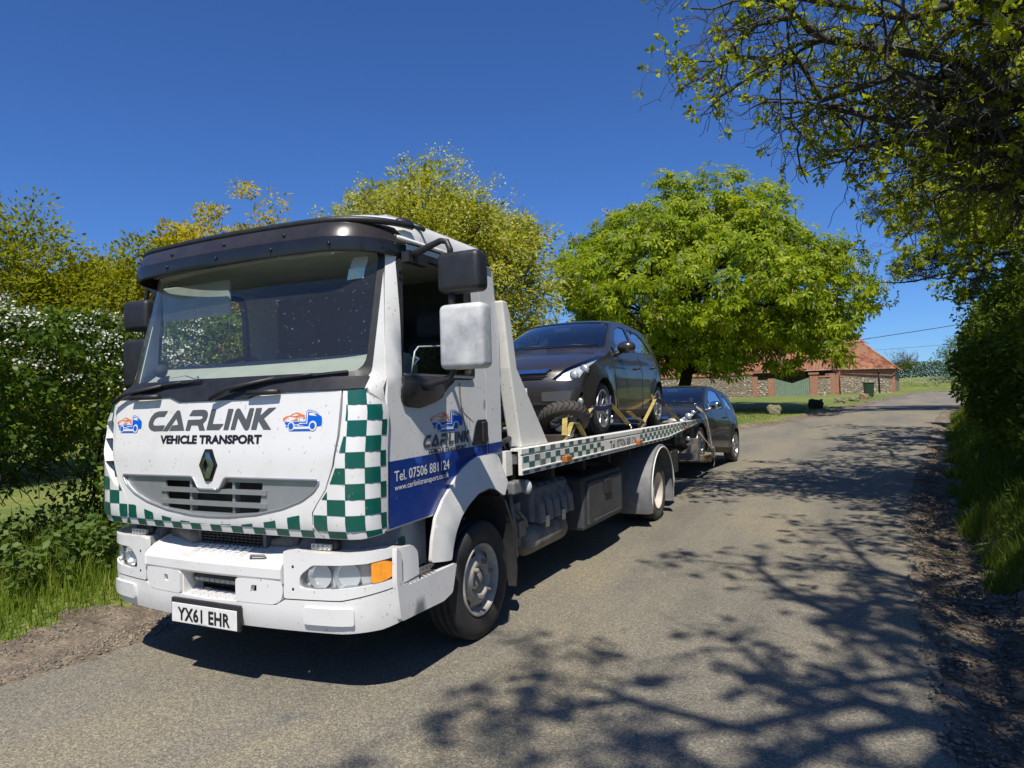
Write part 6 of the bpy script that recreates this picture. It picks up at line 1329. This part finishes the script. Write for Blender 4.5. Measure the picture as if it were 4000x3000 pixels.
# ------------------------------------------------------------------ right side: oaks over the lane, pine, hedgerow
OAK = leafmat('oak_leaf', (.14, .180, .010), (.30, .355, .018), .5, .6, (.46, .50, .035)); random.seed(12)
def oak(base, limbs, label, nleaf, seed, size=.085, sub=3, trunk_r=.42, top=None, kid=(3, 5)):
    random.seed(seed); t = empty('oak_tree', base, 0, label, 'tree', 'oaks overhanging the lane'); b0 = Vector(base); w = Wood(4)
    tp_ = Vector(top) - b0 if top else Vector((-.3, .2, 6.)); tr_ = w.to((0, 0, -.3), tp_, trunk_r, trunk_r * .45, .10, 8, 0, 10)
    for (h, tip, r) in limbs:
        k = min(6, max(1, int(h / tp_.z * 7))); a = tr_[k]; P = w.to(a, Vector(tip) - b0, r, .022, .55, 10, .10, 7); L = (Vector(tip) - b0 - a).length
        for i in range(2, len(P)):
            for q in range(2 if i < 5 else 3):
                dd = (P[i] - P[i - 1]).normalized(); ax = Vector((random.gauss(0, 1), random.gauss(0, 1), random.gauss(0, 1))).normalized(); nd = Matrix.Rotation(random.uniform(.4, 1.2), 3, ax) @ dd
                w.grow(P[i], nd, L * random.uniform(.13, .24), r * .32 * (1 - .06 * i), 1, sub, .85, .03, 5, kid, .60, .38)
    w.build('branches', BARKG, t); T = np.array([tuple(x) for x in w.tips]); D = np.array([tuple(x) for x in w.dirs]); nt_ = min(len(T), nleaf // 8); ix = np.repeat(rng.choice(len(T), nt_, replace=False), 8)
    leafpart('foliage', leaves(T[ix] + rng.normal(0, .022, (len(ix), 3)), D[ix] * .8 + np.array([0, 0, .1]), size, .6, .12, .95, (.1, -.3, .8)), OAK, t); return t, len(T)
LIMBS1 = [(3.4, (5.9, .4, 5.6), .09), (4.0, (5.8, 1.8, 6.2), .10), (3.6, (2.15, 6.2, 5.9), .12), (3.6, (3.2, 7.4, 5.5), .11), (3.4, (3.8, 7.4, 5.0), .10), (4.4, (2.9, 5.6, 6.0), .11), (3.6, (2.5, 6.0, 6.1), .14), (3.4, (2.9, 6.6, 5.3), .12), (3.0, (4.0, 6.8, 4.9), .10), (3.2, (4.4, 9.0, 4.9), .10), (4.2, (3.2, 5.2, 6.4), .12), (4.5, (3.8, 4.6, 6.8), .11), (3.0, (5.8, 10.2, 5.0), .10), (2.8, (5.3, 6.6, 4.3), .09), (5, (4.7, 5.6, 5.4), .11), (5, (3.8, 8.5, 6.4), .11), (4.6, (4.9, 9.2, 5.8), .11), (5.2, (6, 3.4, 7.6), .12), (3.8, (5.2, 7.6, 5.0), .10), (4.8, (5.6, 11.5, 6.4), .11), (4.8, (4.3, 6.9, 7.0), .11), (3.6, (5.8, 10.4, 5.2), .10), (4.2, (5.2, 5.0, 4.8), .10), (3.6, (5.5, 2.6, 5.4), .10), (3.8, (5.8, 1.2, 5.6), .10), (3.4, (5.6, 3.6, 4.8), .10)]
_, nt1 = oak((7.4, 7.0, float(terr(7.4, 7.0))), LIMBS1, 'big oak whose leafy branches hang over the lane at top right', 34000, 3, .085, 3, .40, (7.0, 7.2, 6.4))
LIMBS2 = [(5.8, (4.7, -3.4, 8.3), .10), (6.2, (5.2, -2.2, 8.4), .10), (6.4, (5.6, -.9, 8.0), .10), (6.0, (4.1, -4.6, 8.8), .10), (6.4, (4.5, -5.6, 9.2), .10), (6.4, (4.6, -1.4, 8.8), .10), (5.6, (5.4, .6, 8.2), .10)]
oak((6.9, -3.0, float(terr(6.9, -3.0))), LIMBS2, 'oak beside the camera casting dappled shade on the near lane', 4200, 9, .10, 3, .36, (6.6, -2.8, 9.0), (3, 4))
LIMBS3 = [(4, (5.2, 12.5, 5.6), .13), (4.4, (5.0, 15.0, 6.2), .13), (4.2, (6.0, 17.5, 6.0), .12), (5, (5.4, 13.6, 6.6), .12), (5, (5.2, 19.5, 6.2), .12), (4, (5.8, 15.8, 4.4), .12)]
oak((9.2, 15.5, float(terr(9.2, 15.5))), LIMBS3, 'farther oak behind the hedgerow, shading the middle of the lane', 13000, 15, .12, 3, .36, (8.8, 15.5, 6.8), (3, 4))
# pine farther on
PINE = leafmat('pine_needle', (.020, .030, .018), (.045, .060, .030), .1, .6, (.075, .075, .035)); pz_ = float(terr(10.8, 31)); pt = empty('pine_tree', (10.8, 31, pz_), 0, 'dark pine reaching over the lane beyond the oak', 'tree'); random.seed(4); w = Wood()
tr_ = w.to((0, 0, -.3), (-.6, 0, 8.5), .30, .12, .08, 8, 0, 8)
for k in range(26):
    hh = random.uniform(4.2, 8.8); tip = Vector((random.uniform(-7.2, -2.0) if k % 4 else random.uniform(-2, 3), random.uniform(-3, 3), hh + random.uniform(-.4, .8))); a = tr_[min(7, max(2, int(hh / 8.5 * 7)))]; P = w.to(a, tip, .08, .02, .3, 7, .06, 5)
    for i in range(2, 7): w.grow(P[i], (P[i] - P[i - 1]) + Vector((random.gauss(0, .5), random.gauss(0, .5), .25)), .8, .018, 1, 2, .8, -.03, 4, (3, 4), .6)
w.build('branches', BARKD, pt); T = np.array([tuple(x) for x in w.tips]); nn = 60000; ix = rng.integers(0, len(T), nn); leafpart('needles', leaves(T[ix] + rng.normal(0, .10, (nn, 3)), rng.normal(0, 1, (nn, 3)) + np.array([0, 0, .4]), .17, .16, .02, .6), PINE, pt)
# hedgerow on the right bank
RH = leafmat('hedgerow_leaf', (.045, .075, .008), (.125, .175, .018), .38, .55, (.23, .27, .025))
def hedgerow(y0, y1, off, h0, h1, n, size, label, seed):
    r = np.random.default_rng(seed); ym = (y0 + y1) / 2; base = np.array([float(rx(ym)) + off + 1, ym, float(terr(rx(ym) + off + 1, ym))]); o = empty('hedgerow_bush', base, 0, label, 'bush', 'bushes of the right-hand hedgerow')
    y = r.uniform(y0, y1, n); f = rx(y) + off + .25 * np.sin(y * 1.1 + seed) + .15 * np.sin(y * 2.9); top = h0 + (h1 - h0) * (.5 + .5 * np.sin((y - y0) / (y1 - y0) * PI * 1.6 + seed)) + .2 * np.sin(y * 2.3)
    t = r.uniform(0, 1, n) ** .8; dep = r.uniform(0, 1, n) ** 2 * 1.6; x = f + dep + (1 - np.sin(np.clip(t, .02, 1) * PI) ** .5) * .7 + .30 * np.sin(y * 4 + t * 9 + seed) * np.cos(t * 7 + y) + .35 * np.sin(y * 1.9 + t * 4 + seed * 2)
    z = terr(f + .4, y) + .15 + top * t; P = np.stack([x, y, z], 1); leafpart('foliage', leaves(P - base, np.tile([-.8, -.3, -.1], (n, 1)), size, .55, .1, .8), RH, o)
    w = Wood()
    for i in range(16): yy = random.uniform(y0, y1); xx = float(rx(yy)) + off + .9; w.to((xx - base[0], yy - base[1], -.3), (xx + random.gauss(0, .4) - base[0], yy + random.gauss(0, .4) - base[1], random.uniform(.6, .9) * h0), .04, .012, .4, 6, 0, 5)
    w.build('stems', BARKD, o)['kind'] = 'stuff'
for i, a in enumerate([(1.2, 6.5, 1.45, 1.6, 2.4, 22000, .085, 'dark leafy hedgerow bush nearest the camera on the right bank'), (6.0, 11.0, 1.3, 1.9, 3.0, 26000, .085, 'dark hedgerow bush beneath the big oak'), (10.5, 16.5, 1.25, 2.2, 3.6, 26000, .095, 'tall dark hedgerow bush in the middle of the right bank'), (16, 24, 1.5, 2.2, 3.6, 24000, .11, 'dark hedgerow bush farther along the right bank'), (23.5, 34, 2.6, 2.6, 4.6, 22000, .14, 'hedgerow bush near the bend on the right'), (33, 46, 4.6, 2.4, 4.6, 16000, .18, 'last hedgerow bush before the far bend')]): hedgerow(*a, seed=71 + i)
# ------------------------------------------------------------------ grass, nettles, litter
def grass(name, P, h, wd, m, label, lean=.35):
    n = len(P); a = rng.uniform(0, 2 * PI, n); S = np.stack([np.cos(a), np.sin(a), np.zeros(n)], 1); B = norm(rng.normal(0, 1, (n, 3)) * np.array([1, 1, 0])) ; H = (h * rng.uniform(.45, 1.25, n))[:, None]; w = (wd * rng.uniform(.6, 1.3, n))[:, None]; k = rng.uniform(.3, 1.2, (n, 1)) * lean
    up = np.array([0, 0, 1.]); m1 = P + up * H * .55 + B * H * k * .35; tp = P + up * H * (1 - .35 * k) + B * H * k
    V = np.stack([P - S * w, P + S * w, m1 - S * w * .7, m1 + S * w * .7, tp], 1).reshape(-1, 3); i = np.arange(n)[:, None] * 5
    T = np.concatenate([i + np.array([0, 1, 3]), i + np.array([0, 3, 2]), i + np.array([2, 3, 4])], 0)
    return tag(np_obj(name, V, T, m), label, 'grass', None, 'stuff')
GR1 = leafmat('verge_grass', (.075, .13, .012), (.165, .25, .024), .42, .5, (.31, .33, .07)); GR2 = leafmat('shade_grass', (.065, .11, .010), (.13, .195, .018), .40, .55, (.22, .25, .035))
n = 52000; y = rng.uniform(-2.5, 9, n); dd = .62 + rng.uniform(0, 1, n) ** .8 * 2.6; x = lx(y) - dd + rag(y, 3); z = terr(x, y)
grass('verge_grass', np.stack([x, y, z - .01], 1), .06 + .34 * np.clip((dd - .6) / 1.3, 0, 1), .0042, GR1, 'long green grass on the left verge')
n = 30000; y = rng.uniform(9, 34, n); x = lx(y) - .95 - rng.uniform(0, 1, n) ** .8 * 9; grass('lawn_grass', np.stack([x, y, terr(x, y) - .01], 1), .10, .008, leafmat('lawn_blade', (.075, .12, .018), (.14, .19, .03), .35, .5, (.22, .23, .06)), 'short grass on the green in front of the barn')
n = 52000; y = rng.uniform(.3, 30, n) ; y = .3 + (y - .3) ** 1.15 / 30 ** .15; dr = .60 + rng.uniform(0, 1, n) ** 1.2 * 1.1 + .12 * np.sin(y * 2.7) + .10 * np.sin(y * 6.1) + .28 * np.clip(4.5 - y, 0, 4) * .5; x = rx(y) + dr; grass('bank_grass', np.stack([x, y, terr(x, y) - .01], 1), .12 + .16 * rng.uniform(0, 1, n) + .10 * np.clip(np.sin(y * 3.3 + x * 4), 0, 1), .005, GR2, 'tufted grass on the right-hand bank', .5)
# nettles on the verge
def nettle_patch(name, pts, label, m, size=.075):
    P = []; A = []; w = Wood()
    for (x, y, h) in pts:
        z0 = float(terr(x, y)); lx_, ly_ = random.gauss(0, .08), random.gauss(0, .08); w.limb([(x, y, z0), (x + lx_ * .5, y + ly_ * .5, z0 + h * .5), (x + lx_, y + ly_, z0 + h)], .005, .002, 4)
        for i in range(int(h / .055)):
            t = .25 + .75 * i / (h / .055); a = i * PI / 2 * 1.02 + random.random() * .5
            for q in (0, PI): P.append((x + lx_ * t, y + ly_ * t, z0 + h * t)); A.append((math.cos(a + q), math.sin(a + q), -.25))
    o = np_obj(name, *leaves(np.array(P), np.array(A), size, .6, .06, .22, (0, 0, 1.2)), m); tag(o, label, 'plants', None, 'stuff'); s_ = w.build('nettle_stems', GR1, o); s_['kind'] = 'stuff'; return o
pts = [(float(lx(y)) - random.uniform(1.35, 2.6), y, random.uniform(.30, .62)) for y in np.random.default_rng(3).uniform(-1.6, 6, 620)]
nettle_patch('nettle_patch', pts, 'bed of green nettles between the left verge grass and the hedge', HED2, .085)
pts = [(float(rx(y)) + random.uniform(.75, 1.6), y, random.uniform(.12, .40)) for y in np.random.default_rng(4).uniform(1.0, 22, 420)]
nettle_patch('bank_weeds', pts, 'leafy weeds on the right-hand bank', RH, .06)
pts = [(x, 75.5 + random.uniform(0, 3), random.uniform(.5, .95)) for x in np.random.default_rng(5).uniform(6, 20, 130)]
nettle_patch('cow_parsley', pts, 'pale flowering cow parsley at the far verge', leafmat('parsley', (.16, .20, .08), (.45, .46, .36), .2), .12)
# gravel, litter
def pebbles(name, P, size, m, label):
    n = len(P); O = np.array([(1, 0, 0), (-1, 0, 0), (0, 1, 0), (0, -1, 0), (0, 0, 1), (0, 0, -1)], float); s = size * rng.uniform(.4, 1.5, (n, 1, 1)) * rng.uniform(.6, 1.3, (n, 1, 3)) * np.array([1, 1, .6]); a = rng.uniform(0, PI, n); c, d = np.cos(a), np.sin(a)
    Q = O[None] * s; Q = np.stack([Q[..., 0] * c[:, None] - Q[..., 1] * d[:, None], Q[..., 0] * d[:, None] + Q[..., 1] * c[:, None], Q[..., 2]], -1); V = (Q + P[:, None]).reshape(-1, 3); f = np.array([(0, 2, 4), (2, 1, 4), (1, 3, 4), (3, 0, 4), (2, 0, 5), (1, 2, 5), (3, 1, 5), (0, 3, 5)])
    return tag(np_obj(name, V, (np.arange(n)[:, None, None] * 6 + f[None]).reshape(-1, 3), m), label, 'gravel', None, 'stuff')
PEB = leafmat('pebble', (.09, .088, .085), (.19, .165, .13), .0, .8, (.36, .27, .18)); n = 7000
y = rng.uniform(-2.2, 7, n); t = rng.beta(2.2, 2.2, n); x = lx(y) + .05 - t * .75; pebbles('gravel', np.stack([x, y, np.maximum(terr(x, y), gz(y) - .02 - .02 * t) + .028], 1), .012, PEB, 'loose gravel along the left edge of the lane')
n = 4200; y = .2 + rng.uniform(0, 1, n) ** 1.5 * 12; x = rx(y) + rng.uniform(-.05, .95, n); pebbles('stony_litter', np.stack([x, y, terr(x, y) + .045], 1), .013, PEB, 'small stones in the earth channel on the right')
n = 6500; y = .2 + rng.uniform(0, 1, n) ** 1.4 * 16; x = rx(y) + .08 + rng.uniform(0, 1, n) * 1.1; V_, F_ = leaves(np.stack([x, y, terr(x, y) + .05], 1), rng.normal(0, 1, (n, 3)) * np.array([1, 1, .12]), .042, .5, .08, .05, (0, 0, 3)); tag(np_obj('leaf_litter', V_, F_, leafmat('dead_leaf', (.08, .055, .034), (.18, .125, .075), .1, .8, (.28, .21, .13))), 'dead leaves and debris along the right-hand channel', 'leaf litter', None, 'stuff')
tw = MB(); random.seed(8)
for i in range(260):
    yy = .3 + random.random() ** 1.5 * 10; xx = float(rx(yy)) + random.uniform(.1, 1.1); a = random.uniform(0, 2 * PI); L = random.uniform(.06, .28); z0 = float(terr(xx, yy)) + .055; P = [(xx + L * t * math.cos(a) + random.gauss(0, .006), yy + L * t * math.sin(a) + random.gauss(0, .006), float(terr(xx + L * t * math.cos(a), yy + L * t * math.sin(a))) + .055) for t in (0, .5, 1)]; tw.tube(P, [.006, .005, .003], 4)
tag(tw.build('fallen_twigs', BARKG), 'fallen twigs scattered on the right-hand earth edge', 'twigs', None, 'stuff')
st_ = MB().tube([(4.02, 1.48, float(terr(4.02, 1.48)) + .07), (4.10, 1.56, float(terr(4.10, 1.56)) + .075), (4.17, 1.66, float(terr(4.17, 1.66)) + .07)], [.022, .03, .02], 8).build('wood_chunk', mat('pale_wood', (.22, .13, .07), .9, noise=.4)); tag(st_, 'short chunk of brown wood lying in the right-hand channel', 'wood')
